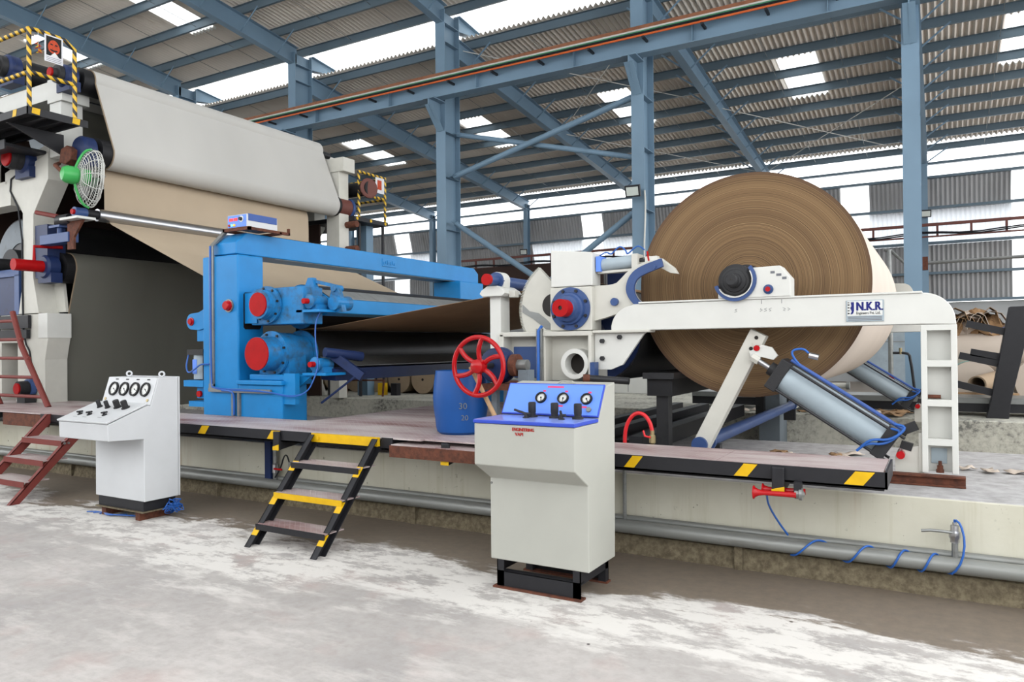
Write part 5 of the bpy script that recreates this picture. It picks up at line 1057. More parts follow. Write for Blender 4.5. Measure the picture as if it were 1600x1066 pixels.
# upper part of frame
MB().box(-14.5, -10.03, YD, YD + 0.30, 4.86, 5.10).build('top_beam', 'white_paint', df, smooth=False, bevel=0.006)
MB().box(-10.35, -10.0, YD - 0.01, YD + 0.36, 4.80, 5.12).build('top_block', 'white_paint', df, smooth=False, bevel=0.006)
MB().box(-10.33, -10.06, YD + 0.01, YD + 0.30, 4.08, 4.82).build('top_column', 'white_paint', df, smooth=False, bevel=0.006)
MB().prism([(-11.5, 3.86), (-10.36, 4.16), (-10.36, 4.30), (-10.75, 4.20), (-11.5, 4.02)], 'y', YD + 0.02, YD + 0.26).build('shoulder', 'white_worn', df, smooth=False)
MB().box(-14.0, -11.35, YD + 0.02, YD + 0.3, 3.55, 3.9).build('middle_beam', 'white_worn', df, smooth=False)
MB().box(-14.0, -12.2, YD + 0.02, YD + 0.3, 3.9, 4.5).build('upper_web', 'white_worn', df, smooth=False)
MB().tube([(-11.3, YD - 0.012, 4.05), (-10.9, YD - 0.012, 4.02), (-11.40, YD - 0.012, 3.86), (-10.99, YD - 0.012, 3.36), (-10.99, YD - 0.012, 2.0), (-10.95, YD - 0.012, 1.62), (-10.78, YD - 0.012, 1.45), (-10.74, YD - 0.012, 0.8)], 0.012, 6, smooth=1).build('cable', 'cable_black', df)
MB().box(-10.72, -10.42, YD + 0.02, YD + 0.26, 2.48, 3.20).build('blue_bracket', 'navy_blue', df, smooth=False)
MB().box(-12.4, -11.15, YD + 0.05, YD + 0.12, 2.0, 2.62).build('blue_panel', 'navy_blue', df, smooth=False)
for (a, b, c, d_) in ((-12.4, -11.15, 2.54, 2.64), (-11.27, -11.15, 2.0, 2.56)): MB().box(a, b, YD + 0.02, YD + 0.08, c, d_).build('panel_rim', 'deep_blue', df, smooth=False)
MB().prism([(-10.70, 2.02), (-10.42, 2.02), (-10.50, 2.48), (-10.70, 2.48)], 'y', YD + 0.26, YD + 0.30).build('rear_web', 'white_worn', df, smooth=False)
copy_tree(df, (0, 4.9, 0), 'matching white dryer frame on the far side behind the felts', skip=('cable', 'black_rail'))
# rolls with bearings
def roll_thing(label, x, z, r, y0, y1, m_, capm=None, by=5.52, br=0.13, capr=0.075, capl=0.12, name='felt_roll', housing=True):
    t = thing(name, label, 'roll', (x, 7.8, z), 'felt rolls of the dryer section')
    MB().cyl((x, y0, z), (x, y1, z), r, seg=40).build('shell', m_, t); MB().cyl((x, by, z), (x, y1 + 0.3, z), 0.06, seg=16).build('journal', 'dark_steel', t)
    if housing:
        h = MB().lathe((x, by - 0.06, z), (0, 1, 0), [(0, br * 0.85), (0.03, br), (0.16, br), (0.18, br * 0.85)], 28).build('bearing_housing', 'navy_blue', t)
        MB().box(x - br, x + br, by - 0.03, by + 0.12, z - br * 1.35, z - br * 0.5).build('bearing_foot', 'navy_blue', h, smooth=False)
        if capm:
            MB().lathe((x, by - 0.06, z), (0, -1, 0), [(0, br * 0.8), (capl * 0.5, br * 0.78), (capl * 0.55, capr * 1.25), (capl, capr * 1.15)], 24).build('hub_collar', 'cast_black', h)
            MB().lathe((x, by - 0.06 - capl, z), (0, -1, 0), [(0, capr), (0.02, capr), (0.025, capr * 0.9)], 24).build('end_cap', capm, h)
    return t
TOPR = (-9.94, 5.10, 0.17)
roll_thing('black top felt roll beside the platform poster', TOPR[0], TOPR[1], 0.17, 5.66, 10.05, 'black_rubber', 'red_paint', by=5.50, br=0.15, capr=0.06)
roll_thing('black felt roll with red hub at the upper left corner', -11.25, 5.45, 0.17, 5.66, 10.0, 'black_rubber', 'red_paint', by=5.45, br=0.18, capr=0.08, capl=0.16)
BOTR = (-9.55, 4.08, 0.185)
roll_thing('black lower felt roll behind the green fan', BOTR[0], BOTR[1], 0.183, 5.66, 10.1, 'black_rubber', None, by=5.50, br=0.17)
roll_thing('felt roll with large red hub left of the green fan', -10.85, 4.10, 0.17, 5.75, 10.0, 'dark_steel', 'red_paint', by=5.45, br=0.18, capr=0.12, capl=0.16)
LOWR = (-10.44, 2.62, 0.21)
roll_thing('black lower felt roll with long red axle end', LOWR[0], LOWR[1], 0.207, 5.68, 10.0, 'black_rubber', None, by=5.52, br=0.16)
t = thing('axle_end', 'red axle end with handle on the lower felt roll', 'axle', (-10.44, 5.3, 2.62)); MB().cyl((LOWR[0], 5.10, LOWR[1]), (LOWR[0], 5.47, LOWR[1]), 0.078, seg=24).build('sleeve', 'red_paint', t)
MB().tube([(LOWR[0], 5.36, 2.68), (LOWR[0], 5.36, 2.88), (LOWR[0] + 0.05, 5.70, 2.9)], 0.022, 8).build('handle', 'red_paint', t)
t = thing('motor_end', 'dark motor with red end behind the ladder foot', 'motor', (-10.9, 5.3, 0.8)); MB().cyl((-10.75, 5.30, 0.98), (-10.75, 5.50, 0.98), 0.10, seg=24).build('body', 'black_paint', t); MB().cyl((-10.75, 5.28, 0.98), (-10.75, 5.31, 0.98), 0.075, seg=24).build('end_cap', 'red_paint', t); MB().cyl((-10.75, 5.42, 0.98), (-10.75, 5.48, 0.98), 0.125, seg=24).build('flange', 'deep_blue', t); MB().box(-10.85, -10.65, 5.34, 5.48, 0.785, 0.9).build('foot', 'cast_black', t, smooth=False)
# felts
ft = thing('felt', 'wide white felt stretched over the upper dryer rolls', 'felt', (-9.6, 7.9, 3.9))
def tang(x, z, r, a0, a1, n=14): return arc(x, z, r, a0, a1, n)
path = [(-14.5, 5.32)] + tang(TOPR[0], TOPR[1], 0.172, 92, -12, 12) + tang(BOTR[0], BOTR[1], 0.188, 8, -115, 14) + [(-10.4, 4.28), (-10.85, 4.31), (-14, 4.62)]
MB().sheet(path, 5.80, 10.03, 0.008).build('cloth', 'felt_white', ft)
MB().sheet(path[0:40], 5.795, 5.81, 0.010).build('selvedge', 'felt_edge', ft)
f2 = thing('felt', 'dark grey felt hanging from the lower roll behind the left console', 'felt', (-10.5, 7.9, 0.6))
path2 = [(-14, 2.75)] + tang(LOWR[0], LOWR[1], 0.212, 92, -10, 12) + [(-10.46, 1.91), (-10.59, 0.70), (-10.60, 0.60)]
MB().sheet(path2, 5.80, 10.0, 0.008).build('cloth', 'felt_grey', f2); MB().sheet(path2, 5.792, 5.806, 0.010).build('selvedge', 'felt_edge', f2)
# chrome roller
cr = thing('chrome_roller', 'polished chrome roller turning the paper web under the fan', 'roll', (-9.575, 7.7, 3.265)); MB().cyl((-9.575, 5.70, 3.265), (-9.575, 9.75, 3.265), 0.082, seg=40).build('shell', 'chrome', cr)
MB().cyl((-9.575, 5.55, 3.265), (-9.575, 5.70, 3.265), 0.06, seg=24).build('journal', 'black_rubber', cr); MB().cyl((-9.575, 9.75, 3.265), (-9.575, 9.95, 3.265), 0.05, seg=20).build('journal', 'black_rubber', cr)
h = MB().cyl((-9.575, 5.40, 3.265), (-9.575, 5.55, 3.265), 0.065, seg=20).build('bearing', 'deep_blue', cr); MB().cyl((-9.575, 5.37, 3.265), (-9.575, 5.40, 3.265), 0.035, seg=16).build('red_hub', 'red_paint', h)
bk = thing('roller_bracket', 'blue arm with white plate holding the chrome roller', 'bracket', (-10.2, 5.5, 3.0)); MB().box(-10.42, -9.75, 5.42, 5.56, 2.90, 3.03).build('arm', 'deep_blue', bk, smooth=False, bevel=0.006)
MB().box(-9.80, -9.40, 5.34, 5.58, 3.165, 3.195).build('plate', 'white_paint', bk, smooth=False); MB().prism([(-9.80, 2.80), (-9.66, 2.80), (-9.66, 2.95), (-9.45, 3.16), (-9.80, 3.16)], 'y', 5.44, 5.47).build('rusty_gusset', 'rust', bk, smooth=False)
MB().cyl((-10.05, 5.48, 3.03), (-10.05, 5.48, 3.12), 0.03, seg=12).build('screw', 'deep_blue', bk); MB().box(-10.2, -9.95, 5.42, 5.54, 3.11, 3.14).build('yoke', 'deep_blue', bk, smooth=False)
mb = MB().cyl((-10.02, 5.46, 3.20), (-9.75, 5.46, 3.20), 0.07, seg=16); mb.build('adjuster', 'dark_steel', bk); MB().cyl((-10.45, 5.40, 3.34), (-10.02, 5.44, 3.25), 0.03, seg=12).build('adjuster_handle', 'oxide_red', bk)
# dryer cylinders inside
for i, (x, z, l) in enumerate(((-11.95, 2.75, 'big dark dryer cylinder behind the tapering white column'), (-12.0, 1.45, 'big dark dryer cylinder low behind the ladder'), (-11.3, 4.72, 'grey dryer cylinder inside the upper felt loop'))):
    t = thing('dryer_cylinder', l, 'cylinder', (x, 7.8, z), 'dryer cylinders'); r_ = (0.72, 0.62, 0.42)[i]; MB().cyl((x, 5.95, z), (x, 9.9, z), r_, seg=64).build('shell', ('dark_steel', 'dark_steel', 'felt_grey')[i], t); MB().cyl((x, 5.80, z), (x, 5.97, z), r_ * 0.35, seg=32).build('hub', 'cast_black', t); MB().cyl((x, 5.3, z), (x, 10.3, z), 0.1, seg=16).build('journal', 'cast_black', t)
    MB().ring((x, 5.94, z), (x, 5.97, z), r_ * 0.97, r_ * 0.5, 48).build('end_disc', 'cyl_grey_dark', t)
t = thing('dark_backdrop', 'added dark backdrop for the shade inside the dryer section behind the felts', 'backdrop', (-13.2, 7.8, 0.57)); MB().box(-13.4, -13.2, 5.9, 10.2, 0.57, 5.0).build('panel', 'dark_brown', t, smooth=False); MB().box(-13.2, -10.2, 10.36, 10.40, 0.58, 3.9).build('side_panel', 'dark_brown', t, smooth=False)  # dark sheets added to stand for the deep shade between the felts
# upper platform
up_ = thing('dryer_platform', 'black service platform with yellow marks and striped guard rail at upper left', 'platform', (-10, 4.75, 4.3))
PX, PY0, PY1, PZ = -9.39, 4.75, 5.42, 4.41
MB().box(-14.0, PX - 0.01, PY0 + 0.01, PY1, PZ - 0.02, PZ).build('deck', 'black_paint', up_, smooth=False)
MB().box(-14.0, PX, PY0, PY0 + 0.012, PZ - 0.085, PZ + 0.005).build('edge_channel', 'black_paint', up_, smooth=False); MB().box(PX - 0.012, PX, PY0, PY1 + 0.06, PZ - 0.085, PZ + 0.005).build('edge_channel', 'black_paint', up_, smooth=False)
for y in (4.95, 5.15, 5.35): MB().box(-14, PX - 0.02, y, y + 0.04, PZ - 0.08, PZ - 0.02).build('joist', 'black_paint', up_, smooth=False)
for x in (-9.72, -10.2): MB().prism([(x, PZ - 0.08), (x + 0.08, PZ - 0.08), (x + 0.10, PZ), (x + 0.02, PZ)], 'y', PY0 - 0.003, PY0 + 0.002).build('hazard_mark', 'yellow_paint', up_, smooth=False)
for y in (4.80, 5.28): MB().prism([(y, PZ - 0.07), (y + 0.09, PZ - 0.075), (y + 0.10, PZ - 0.0), (y + 0.01, PZ - 0.0)], 'x', PX - 0.002, PX + 0.004).build('hazard_mark', 'yellow_paint', up_, smooth=False)
def hz_(nm, pts, r=0.026, sm=0): MB().tube(pts, r, 12, smooth=sm).build(nm, 'hazard_stripe', up_)
xr = PX - 0.03; yr0 = PY0 + 0.04; yr1 = 5.33
hz_('corner_post', [(xr, yr0, PZ), (xr, yr0, 5.36)])
hz_('end_rail', [(xr, yr0, 5.36), (xr, yr0 + 0.12, 5.37), (xr, yr1 - 0.12, 5.36), (xr, yr1, 5.28), (xr, yr1, 5.1), (xr, yr1, PZ)], sm=0)
hz_('top_rail', [(xr, yr0, 5.36), (-14, yr0, 5.36)]); hz_('middle_rail', [(xr, yr0, 4.84), (-14, yr0, 4.84)]); hz_('end_middle_rail', [(xr, yr0, 4.84), (xr, yr1, 4.84)])
MB().prism([(4.80, PZ - 0.09), (5.48, PZ - 0.09), (5.48, PZ - 0.36)], 'x', -9.98, -9.94).build('support_bracket', 'black_paint', up_, smooth=False)
MB().box(-14, -10.4, 5.0, 5.5, 4.14, 4.18).build('lower_step', 'black_paint', up_, smooth=False); MB().box(-14, -10.4, 4.985, 5.0, 4.10, 4.22).build('lower_step_edge', 'black_paint', up_, smooth=False); MB().prism([(-10.75, 4.11), (-10.55, 4.11), (-10.62, 4.21), (-10.85, 4.21)], 'y', 4.98, 4.986).build('hazard_mark', 'yellow_paint', up_, smooth=False)
# poster and chili charm
po = thing('poster', 'white poster with dark square and orange face hung on the striped guard rail', 'poster', (xr, 5.05, 4.95)); x = xr + 0.03
MB().box(x, x + 0.004, 4.95, 5.17, 5.02, 5.35).build('paper', 'poster_white', po, smooth=False); MB().box(x + 0.004, x + 0.005, 4.97, 5.15, 5.10, 5.335).build('dark_print', 'print_black', po, smooth=False)
fc = [(5.06 + 0.07 * math.cos(a) * (1 - 0.15 * math.sin(a)), 5.215 + 0.085 * math.sin(a)) for a in [2 * PI * i / 20 for i in range(20)]]
MB().prism(fc, 'x', x + 0.005, x + 0.006).build('face_print', 'poster_orange', po, smooth=False)
for yy in (5.02, 5.075): MB().prism([(yy - 0.004, 5.235), (yy + 0.03, 5.232), (yy + 0.026, 5.248), (yy, 5.252)], 'x', x + 0.0058, x + 0.0066).build('eye_print', 'print_black', po, smooth=False)
MB().prism([(5.015, 5.185), (5.06, 5.175), (5.105, 5.185), (5.10, 5.165), (5.06, 5.155), (5.02, 5.165)], 'x', x + 0.0058, x + 0.0066).build('mouth_print', 'print_black', po, smooth=False); MB().prism([(5.02, 5.10), (5.12, 5.10), (5.07, 5.155)], 'x', x + 0.005, x + 0.0062).build('collar_print', 'dial_white', po, smooth=False)
for z in (5.035, 5.055, 5.075): MB().box(x + 0.004, x + 0.005, 4.97, 5.15, z, z + 0.006).build('text_line', 'print_grey', po, smooth=False)
ch = thing('chili_string', 'string of small dried red chilies hanging from the striped rail', 'charm', (xr, 4.88, 5.1)); MB().cyl((xr + 0.02, 4.885, 5.17), (xr + 0.02, 4.885, 5.38), 0.003, seg=6).build('string', 'wire_white', ch)
for k in range(12):
    rr = random.Random(k); a = rr.uniform(0, 6.28); z = 5.10 + 0.012 * k; MB().lathe((xr + 0.02, 4.885, z), (math.cos(a), math.sin(a), -0.5), [(0, 0.006), (0.02, 0.007), (0.05, 0.001)], 6).build('chili', 'chili' if k % 3 else 'yellow_paint', ch)
# fan
fn = thing('dryer_fan', 'industrial fan with green motor and round wire guard on the dryer frame', 'fan', (-9.3, 5.3, 3.67))
fc_ = Vector((-9.28, 5.42, 3.66)); ax = Vector((0.22, 0.97, -0.05)).normalized()
MB().lathe(fc_ - ax * 0.32, ax, [(0, 0.02), (0.02, 0.08), (0.06, 0.105), (0.12, 0.112), (0.18, 0.105), (0.19, 0.09), (0.22, 0.09), (0.23, 0.105), (0.32, 0.105), (0.33, 0.06)], 24).build('motor', 'fan_green', fn)
t0 = Vector((0, 0, 1)); aa = ax.cross(t0).normalized(); bb = ax.cross(aa)
for i, (h_, r_) in enumerate(tuple((-0.115 + 0.115 * (k / 9) ** 2.5, 0.09 + 0.265 * k / 9) for k in range(10)) + ((0.03, 0.358), (0.06, 0.36)) + tuple((0.115 - 0.05 * (k / 9) ** 2, 0.08 + 0.27 * k / 9) for k in range(10))):
    MB().torus(fc_ + ax * h_, ax, r_, 0.0045, 40, 5).build('guard_ring', 'wire_white', fn)
for k in range(12):
    a = 2 * PI * k / 12; e = aa * math.cos(a) + bb * math.sin(a); MB().tube([fc_ - ax * 0.11 + e * 0.10, fc_ - ax * 0.105 + e * 0.24, fc_ - ax * 0.05 + e * 0.335, fc_ + e * 0.36, fc_ + ax * 0.06 + e * 0.362, fc_ + ax * 0.115 + e * 0.26, fc_ + ax * 0.115 + e * 0.06], 0.0045, 5, smooth=1).build('guard_spoke', 'wire_white', fn)
for s_ in (-1, 1): MB().tube([fc_ - ax * 0.17 + aa * 0.02, fc_ - ax * 0.15 + bb * 0.14 * s_, fc_ - ax * 0.06 + bb * 0.34 * s_, fc_ + ax * 0.02 + bb * 0.37 * s_], 0.016, 8, smooth=2).build('green_strut', 'fan_green', fn)
for k in range(3):
    a = 2 * PI * k / 3 + 0.4; e = aa * math.cos(a) + bb * math.sin(a); f_ = -aa * math.sin(a) + bb * math.cos(a); MB().add([fc_ + e * 0.05 - f_ * 0.03 + ax * 0.02, fc_ + e * 0.31 - f_ * 0.09 + ax * 0.04, fc_ + e * 0.31 + f_ * 0.09 - ax * 0.03, fc_ + e * 0.05 + f_ * 0.03 - ax * 0.02, fc_ + e * 0.05 - f_ * 0.03 + ax * 0.025, fc_ + e * 0.31 - f_ * 0.09 + ax * 0.045, fc_ + e * 0.31 + f_ * 0.09 - ax * 0.025, fc_ + e * 0.05 + f_ * 0.03 - ax * 0.015], [(0, 3, 2, 1), (4, 5, 6, 7), (0, 1, 5, 4), (1, 2, 6, 5), (2, 3, 7, 6), (3, 0, 4, 7)]).build('blade', 'galvanised', fn, smooth=False)
MB().tube([fc_ - ax * 0.28, fc_ - ax * 0.30 + Vector((-0.15, 0, 0.12)), Vector((-10.0, 5.45, 3.95))], 0.025, 8).build('mount_arm', 'rust', fn); MB().prism([(-9.84, 3.92), (-9.70, 3.88), (-9.58, 3.93), (-9.56, 4.06), (-9.66, 4.12), (-9.80, 4.09)], 'y', 5.36, 5.48).build('mount_box', 'rust', fn, smooth=False, bevel=0.01)
# far side platform and pipe
fp2 = thing('far_platform', 'far service platform with striped rail beyond the white felt', 'platform', (-9.6, 11, 3.9))
MB().box(-12.5, -9.30, 10.35, 11.3, 3.84, 3.92).build('deck', 'black_paint', fp2, smooth=False)
for (a, b) in (((-9.33, 11.25, 3.92), (-9.33, 11.25, 4.78)), ((-9.33, 10.5, 3.92), (-9.33, 10.5, 4.78)), ((-9.33, 10.5, 4.77), (-9.33, 11.25, 4.77)), ((-9.33, 10.5, 4.36), (-9.33, 11.25, 4.36)), ((-9.33, 11.25, 4.36), (-12.4, 11.25, 4.36)), ((-9.33, 11.25, 4.77), (-12.4, 11.25, 4.77))): MB().cyl(a, b, 0.026, seg=10).build('guard_rail', 'hazard_stripe', fp2)
for y in (10.42, 10.8, 11.22): MB().cyl((-9.31, y, 3.88), (-9.295, y, 3.88), 0.03, seg=12).build('yellow_cap', 'yellow_paint', fp2)
for (x, y) in ((-9.5, 10.7), (-9.35, 11.2), (-10.2, 10.6)): MB().cyl((x, y, 0), (x, y, 3.86), 0.03, seg=10).build('post', 'black_paint', fp2)
MB().box(-9.80, -9.55, 10.95, 11.15, 0, 3.85).build('blue_post', 'steel_blue', fp2, smooth=False)
MB().box(-9.312, -9.305, 10.95, 11.2, 4.45, 4.75).build('notice', 'poster_white', fp2, smooth=False); MB().box(-9.305, -9.302, 11.0, 11.12, 4.52, 4.7).build('notice_print', 'poster_orange', fp2, smooth=False)
t = thing('vapour_pipe', 'black pipe with crumpled brown wrapped end beyond the white felt', 'pipe', (-9.5, 10.6, 4.4)); MB().cyl((-10.9, 10.6, 4.48), (-9.15, 10.6, 4.45), 0.13, seg=24).build('pipe', 'black_rubber', t); MB().lathe((-9.2, 10.6, 4.45), (1, -0.3, 0), [(0, 0.17), (0.03, 0.19), (0.05, 0.185), (0.06, 0.15), (0.065, 0.05)], 14).build('wrapped_end', 'tray_brown', t, smooth=False)
t = thing('bearing_house', 'cream bearing bracket at the far end of the white felt', 'bearing', (-9.5, 10.2, 3.3)); MB().box(-9.75, -9.45, 10.1, 10.35, 3.3, 4.95).build('column', 'white_worn', t, smooth=False); MB().box(-9.80, -9.32, 10.08, 10.38, 4.70, 4.95).build('cap', 'white_worn', t, smooth=False); MB().cyl((-9.55, 10.12, 4.08), (-9.55, 10.4, 4.08), 0.17, seg=24).build('flange', 'tray_brown', t); MB().cyl((-9.55, 10.4, 4.08), (-9.55, 10.46, 4.08), 0.19, seg=24).build('blue_flange', 'deep_blue', t)
for z in (3.3, 3.75): MB().cyl((-9.75, 10.3, z), (-9.20, 10.3, z), 0.06, seg=14).build('stub', 'rust', t)
MB().box(-9.72, -9.5, 10.12, 10.33, 0.57, 3.3).build('leg', 'white_worn', t, smooth=False)
# ================================================================== BACKGROUND GOODS
# row of stored rolls seen under the press
def stored(x, y, r, l, label, ax='y', z=0.0, mat='kraft_end', grp='finished paper rolls stored on the far plinth'):
    t = thing('paper_roll', label, 'paper roll', (x, y, z), grp)
    d = (0, 1, 0) if ax == 'y' else (1, 0, 0)
    z += 0.004; MB().lathe((x, y, z + r), d, [(0, r * 0.10), (0, r * 0.985), (0.01, r), (l - 0.01, r), (l, r * 0.985), (l, r * 0.1)], 40).build('roll', mat, t)
    MB().cyl((x, y - 0.004, z + r) if ax == 'y' else (x - 0.004, y, z + r), (x, y + l + 0.004, z + r) if ax == 'y' else (x + l + 0.004, y, z + r), 0.045 if r > 0.3 else 0.026, seg=16).build('core_hole', 'hole_shade', t)
    return t
ord_ = ['first', 'second', 'third', 'fourth', 'fifth', 'sixth', 'seventh']
for k in range(7): stored(-8.15 - 0.60 * k, 11.62 + 0.02 * k, 0.278, 1.3, 'tan paper roll on the far plinth, %s in the row left from the barrel' % ord_[k], z=0.57)
for k in range(3): stored(-7.5 + 0.60 * k, 11.6, 0.278, 1.3, ('tan paper roll behind the blue barrel', 'tan paper roll behind the red handwheel', 'tan paper roll behind the reel stand')[k], z=0.57)
bx_ = thing('stacked_crates', 'black and yellow low bollards standing under the press', 'bollard', (-12.0, 13.2, 0.0))
for (x, m_) in ((-9.42, 'yellow_paint'), (-9.1, 'black_paint')): MB().box(x, x + 0.14, 11.1, 11.22, 0.57, 0.80).build('bollard', m_, bx_, smooth=False)
for o in (bx_,): o.location = (-9.3, 11.1, 0.57)
for ch_ in [c for c in bpy.data.objects if c.parent == bx_]: ch_.matrix_parent_inverse = Matrix.Translation((9.3, -11.1, -0.57))
bx_.name = 'bollard_pair'
st2 = thing('tripod_stand', 'rusty low trestle standing under the press', 'stand', (-9.9, 10.8, 0.57))
for x in (-10.1, -9.95, -9.05): MB().cyl((x, 10.8, 0.57), (x + 0.03, 10.8, 0.86), 0.02, seg=8).build('leg', 'rust', st2)
MB().beam((-10.15, 10.8, 0.86), (-9.0, 10.8, 0.87), 0.03, 0.03).build('bar', 'rust', st2, smooth=False)
# scrap paper heaps
def scrap(label, c, n, s, seed, mat='kraft_wrap'):
    t = thing('scrap_paper', label, 'scrap paper', c, None); rr = random.Random(seed)
    for k in range(n):
        x, y = c[0] + rr.uniform(-s, s), c[1] + rr.uniform(-s * 0.4, s * 0.4); w_ = rr.uniform(0.12, 0.26) * s * 2.5; mb = MB(); m_ = 5
        a = rr.uniform(0, 3.1); amp = rr.uniform(0.008, 0.03) * s * 2
        for i in range(m_):
            for j in range(m_):
                u, v = (i / (m_ - 1) - 0.5) * w_, (j / (m_ - 1) - 0.5) * w_ * 0.6
                mb.v.append((x + u * math.cos(a) - v * math.sin(a), y + u * math.sin(a) + v * math.cos(a), c[2] + 0.006 + amp * (1 + math.sin(i * 1.9 + k) * math.cos(j * 1.3 + 2 * k)) * 0.9))
        for i in range(m_ - 1):
            for j in range(m_ - 1): mb.f.append((i * m_ + j, i * m_ + j + 1, (i + 1) * m_ + j + 1, (i + 1) * m_ + j))
        o = mb.build('scrap', mat if rr.random() < 0.6 else 'kraft_dark', t, ang=60); so = o.modifiers.new('thick', 'SOLIDIFY'); so.thickness = 0.004
    return t
scrap('torn paper scraps on the far plinth left of the barrel', (-7.1, 10.7, 0.57), 9, 0.6, 1); scrap('torn paper scraps on the far plinth below the giant reel', (-1.1, 10.5, 0.57), 12, 0.7, 2); scrap('torn paper scraps beside the blue cross shaft', (-2.0, 10.45, 0.57), 6, 0.4, 5)
scrap('torn paper scraps on the plinth floor right of the white leg', (0.45, 6.2, 0.57), 4, 0.3, 3); scrap('brown paper scraps behind the slanting cylinder', (-0.95, 6.6, 0.57), 5, 0.35, 4)
# far walkway beam, leaning black frame, rolls at right
fw_ = thing('far_walkway', 'far walkway beam with pale top and black face behind the pierced leg', 'walkway', (-1, 10.9, 0.57))
MB().box(-3.2, 6, 10.86, 11.5, 0.73, 0.80).build('deck', 'galvanised', fw_, smooth=False); MB().box(-3.2, 6, 10.88, 10.95, 0.62, 0.73).build('edge_channel', 'black_paint', fw_, smooth=False)
for x in (-2.8, -0.9, 1.0, 3.0): MB().box(x, x + 0.1, 10.95, 11.4, 0.575, 0.73).build('support', 'black_paint', fw_, smooth=False)
af = thing('black_frame', 'leaning black steel frame post at the right edge', 'frame', (0.55, 10.8, 0.57))
MB().prism([(0.47, 0.57), (0.70, 0.57), (0.72, 0.76), (0.93, 1.75), (1.6, 1.72), (1.6, 1.93), (0.72, 1.91), (0.52, 0.78)], 'y', 10.62, 10.82).build('post', 'black_paint', af, smooth=False, bevel=0.006)
for (a, b) in (((0.28, 1.72), (0.72, 1.60)), ((0.20, 1.33), (0.60, 1.23)), ((0.32, 1.37), (0.62, 1.31)), ((0.15, 0.98), (0.6, 0.86))): MB().beam((a[0], 10.72, a[1]), (b[0], 10.72, b[1]), 0.08, 0.085).build('arm', 'black_paint', af, smooth=False)
g2 = 'paper rolls stacked at the right edge'
stored(0.05, 13.0, 0.30, 3.4, 'long beige paper roll lying behind the leaning black frame', 'x', 1.02, 'kraft_wrap', g2)
stored(0.40, 12.6, 0.32, 1.2, 'paper roll with pale end left of the black frame foot', 'y', 0.57, 'kraft_wrap', g2); stored(1.25, 12.5, 0.36, 1.2, 'crumple-wrapped paper roll right of the black frame', 'y', 0.57, 'kraft_wrap', g2)
t = thing('core_tube', 'grey cardboard core tube poking out beside the black frame', 'tube', (0.45, 12.0, 0.8)); MB().ring((0.42, 11.75, 0.92), (0.75, 12.6, 0.98), 0.115, 0.095, 28).build('tube', 'kraft_end', t)
t = thing('core_rest', 'low timber rest under the core tube', 'rest', (0.5, 12, 0.57)); MB().box(0.2, 0.9, 11.85, 12.0, 0.57, 0.80).build('timber', 'wood', t, smooth=False)
t = thing('plastic_wrap', 'pale turquoise wrapping sheet over the small paper roll', 'sheet', (0.2, 12.6, 1.2)); MB().sheet(arc(0.40, 0.89, 0.328, 150, 60, 10), 12.62, 13.4, 0.004).build('film', 'teal_wrap', t)
scrapb = thing('waste_bale', 'heap of folded kraft paper on top of the stored rolls', 'waste paper', (0.4, 13.1, 1.6))
rr = random.Random(11)
def crumple(c, sx, sy, sz, seed, m_):
    r3 = random.Random(seed); mb = MB().sphere((0, 0, 0), 1.0, 14, 9); out = []
    ph = [r3.uniform(0, 6.28) for _ in range(6)]
    for v in mb.v:
        f = 1 + 0.22 * math.sin(3 * v[0] + ph[0]) * math.cos(4 * v[2] + ph[1]) + 0.16 * math.sin(6 * v[1] + ph[2] + 5 * v[0]) + r3.uniform(-0.06, 0.06)
        out.append((c[0] + v[0] * sx * f, c[1] + v[1] * sy * f, c[2] + v[2] * sz * f))
    mb.v = out; return mb.build('folded_sheet', m_, scrapb, smooth=False)
for k, (x, z, sx, sz) in enumerate(((0.16, 1.68, 0.17, 0.13), (0.32, 1.72, 0.18, 0.17), (0.52, 1.76, 0.20, 0.20), (0.66, 1.70, 0.16, 0.16), (0.42, 1.86, 0.16, 0.10), (0.22, 1.78, 0.14, 0.12))):
    crumple((x, 13.0 + 0.05 * (k % 3), z), sx, 0.22, sz, k, ('kraft_dark', 'kraft_wrap', 'kraft_dark')[k % 3])
for k in range(9):
    x = 0.15 + rr.uniform(0, 0.5); z = 1.70 + rr.uniform(0, 0.12); w_ = rr.uniform(0.12, 0.22); y = 12.74 + rr.uniform(-0.05, 0.05); h_ = rr.uniform(0.08, 0.2)
    MB().sheet([(x - w_, z - 0.1), (x - w_ * 0.6, z + h_ * 0.6), (x, z + h_), (x + w_ * 0.6, z + h_ * 0.7), (x + w_, z - 0.05)], y, y + rr.uniform(0.3, 0.5), 0.006).build('folded_sheet', 'kraft_dark' if k % 3 else 'kraft_wrap', scrapb)
t = thing('tarp', 'crumpled blue tarp beside the kraft paper heap', 'tarp', (0.85, 13, 1.62)); MB().sheet([(0.62, 1.60), (0.72, 1.66), (0.80, 1.70), (0.86, 1.72), (0.92, 1.78), (1.1, 1.70)], 12.8, 13.2, 0.006).build('sheet', 'tarp_blue', t)
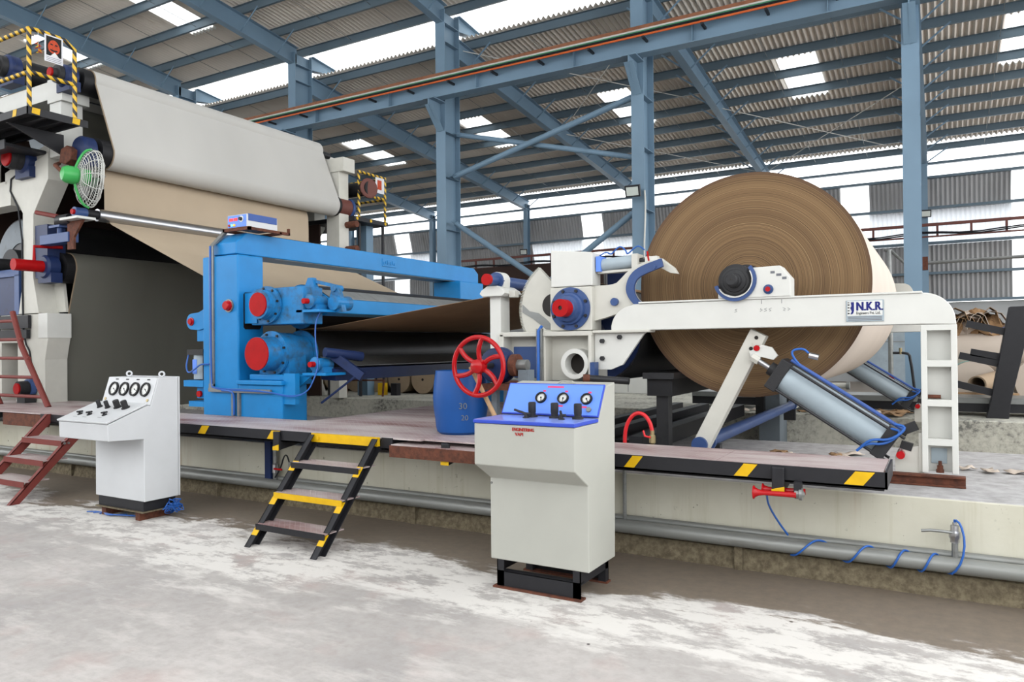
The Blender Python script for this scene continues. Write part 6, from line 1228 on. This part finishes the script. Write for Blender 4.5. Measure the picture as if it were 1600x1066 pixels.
# riser pipes with valves behind far cylinder
rp = thing('water_riser', 'vertical grey pipe with small valves behind the giant reel', 'pipe', (-0.6, 11.6, 0.57)); MB().cyl((-0.60, 11.6, 0.57), (-0.60, 11.6, 1.75), 0.03, seg=12).build('riser', 'zinc_pipe', rp); MB().tube([(-0.6, 11.6, 1.35), (-0.40, 11.6, 1.35), (-0.36, 11.6, 1.30), (-0.30, 11.6, 0.7)], 0.018, 8, smooth=1).build('branch', 'dark_steel', rp); MB().cyl((-0.48, 11.6, 1.33), (-0.48, 11.6, 1.42), 0.02, seg=8).build('valve', 'brass', rp); MB().box(-0.64, -0.56, 11.55, 11.58, 0.98, 1.03).build('red_handle', 'red_paint', rp, smooth=False)
t = thing('header_pipe', 'short white header pipe lying behind the slanting cylinder', 'pipe', (-1.4, 11.4, 0.8)); MB().cyl((-2.2, 11.3, 0.88), (-1.12, 11.3, 0.90), 0.04, seg=14).build('pipe', 'white_worn', t); MB().cyl((-1.14, 11.3, 0.90), (-1.10, 11.3, 0.90), 0.055, seg=14).build('flange', 'zinc_pipe', t); MB().box(-1.8, -1.74, 11.28, 11.34, 0.80, 0.86).build('support', 'rust', t, smooth=False)
# white cabinets behind reel drum
t = thing('white_cabinet', 'white panel cabinet behind the reel stand', 'cabinet', (-4.9, 13.5, 0.57)); MB().box(-5.6, -4.2, 13.3, 13.7, 0.575, 1.42).build('body', 'white_paint', t, smooth=False); 
for x in (-5.15, -4.7): MB().box(x, x + 0.008, 13.295, 13.30, 0.6, 1.4).build('door_gap', 'print_grey', t, smooth=False)
gp_ = thing('grey_door', 'pale grey sheet door on the back wall right of the giant reel', 'door', (-1.6, 30.5, 0)); MB().box(-2.6, -0.9, 30.9, 31.1, 0, 2.9).build('leaf', 'cyl_grey', gp_, smooth=False); MB().box(-2.6, -0.9, 30.88, 30.9, 1.5, 1.54).build('rail', 'galvanised', gp_, smooth=False)
# inner pit side block, dark pan below reel
t = thing('pit_block', 'grey concrete block beneath the giant reel', 'block', (-1.9, 8, 0.57)); MB().box(-2.0, -1.75, 9.7, 10.2, 0, 1.12).build('block', 'cyl_grey_dark', t, smooth=False)
t = thing('dark_tray', 'dark steel drip tray beams on the floor below the reel drum', 'tray', (-2.5, 8, 0.57))
for x in (-3.1, -2.75, -2.3): MB().box(x, x + 0.12, 5.95, 9.7, 0.575, 0.72).build('tray_beam', 'black_paint', t, smooth=False)
MB().box(-3.1, -2.2, 6.3, 9.6, 0.60, 0.64).build('pan', 'dark_steel', t, smooth=False)
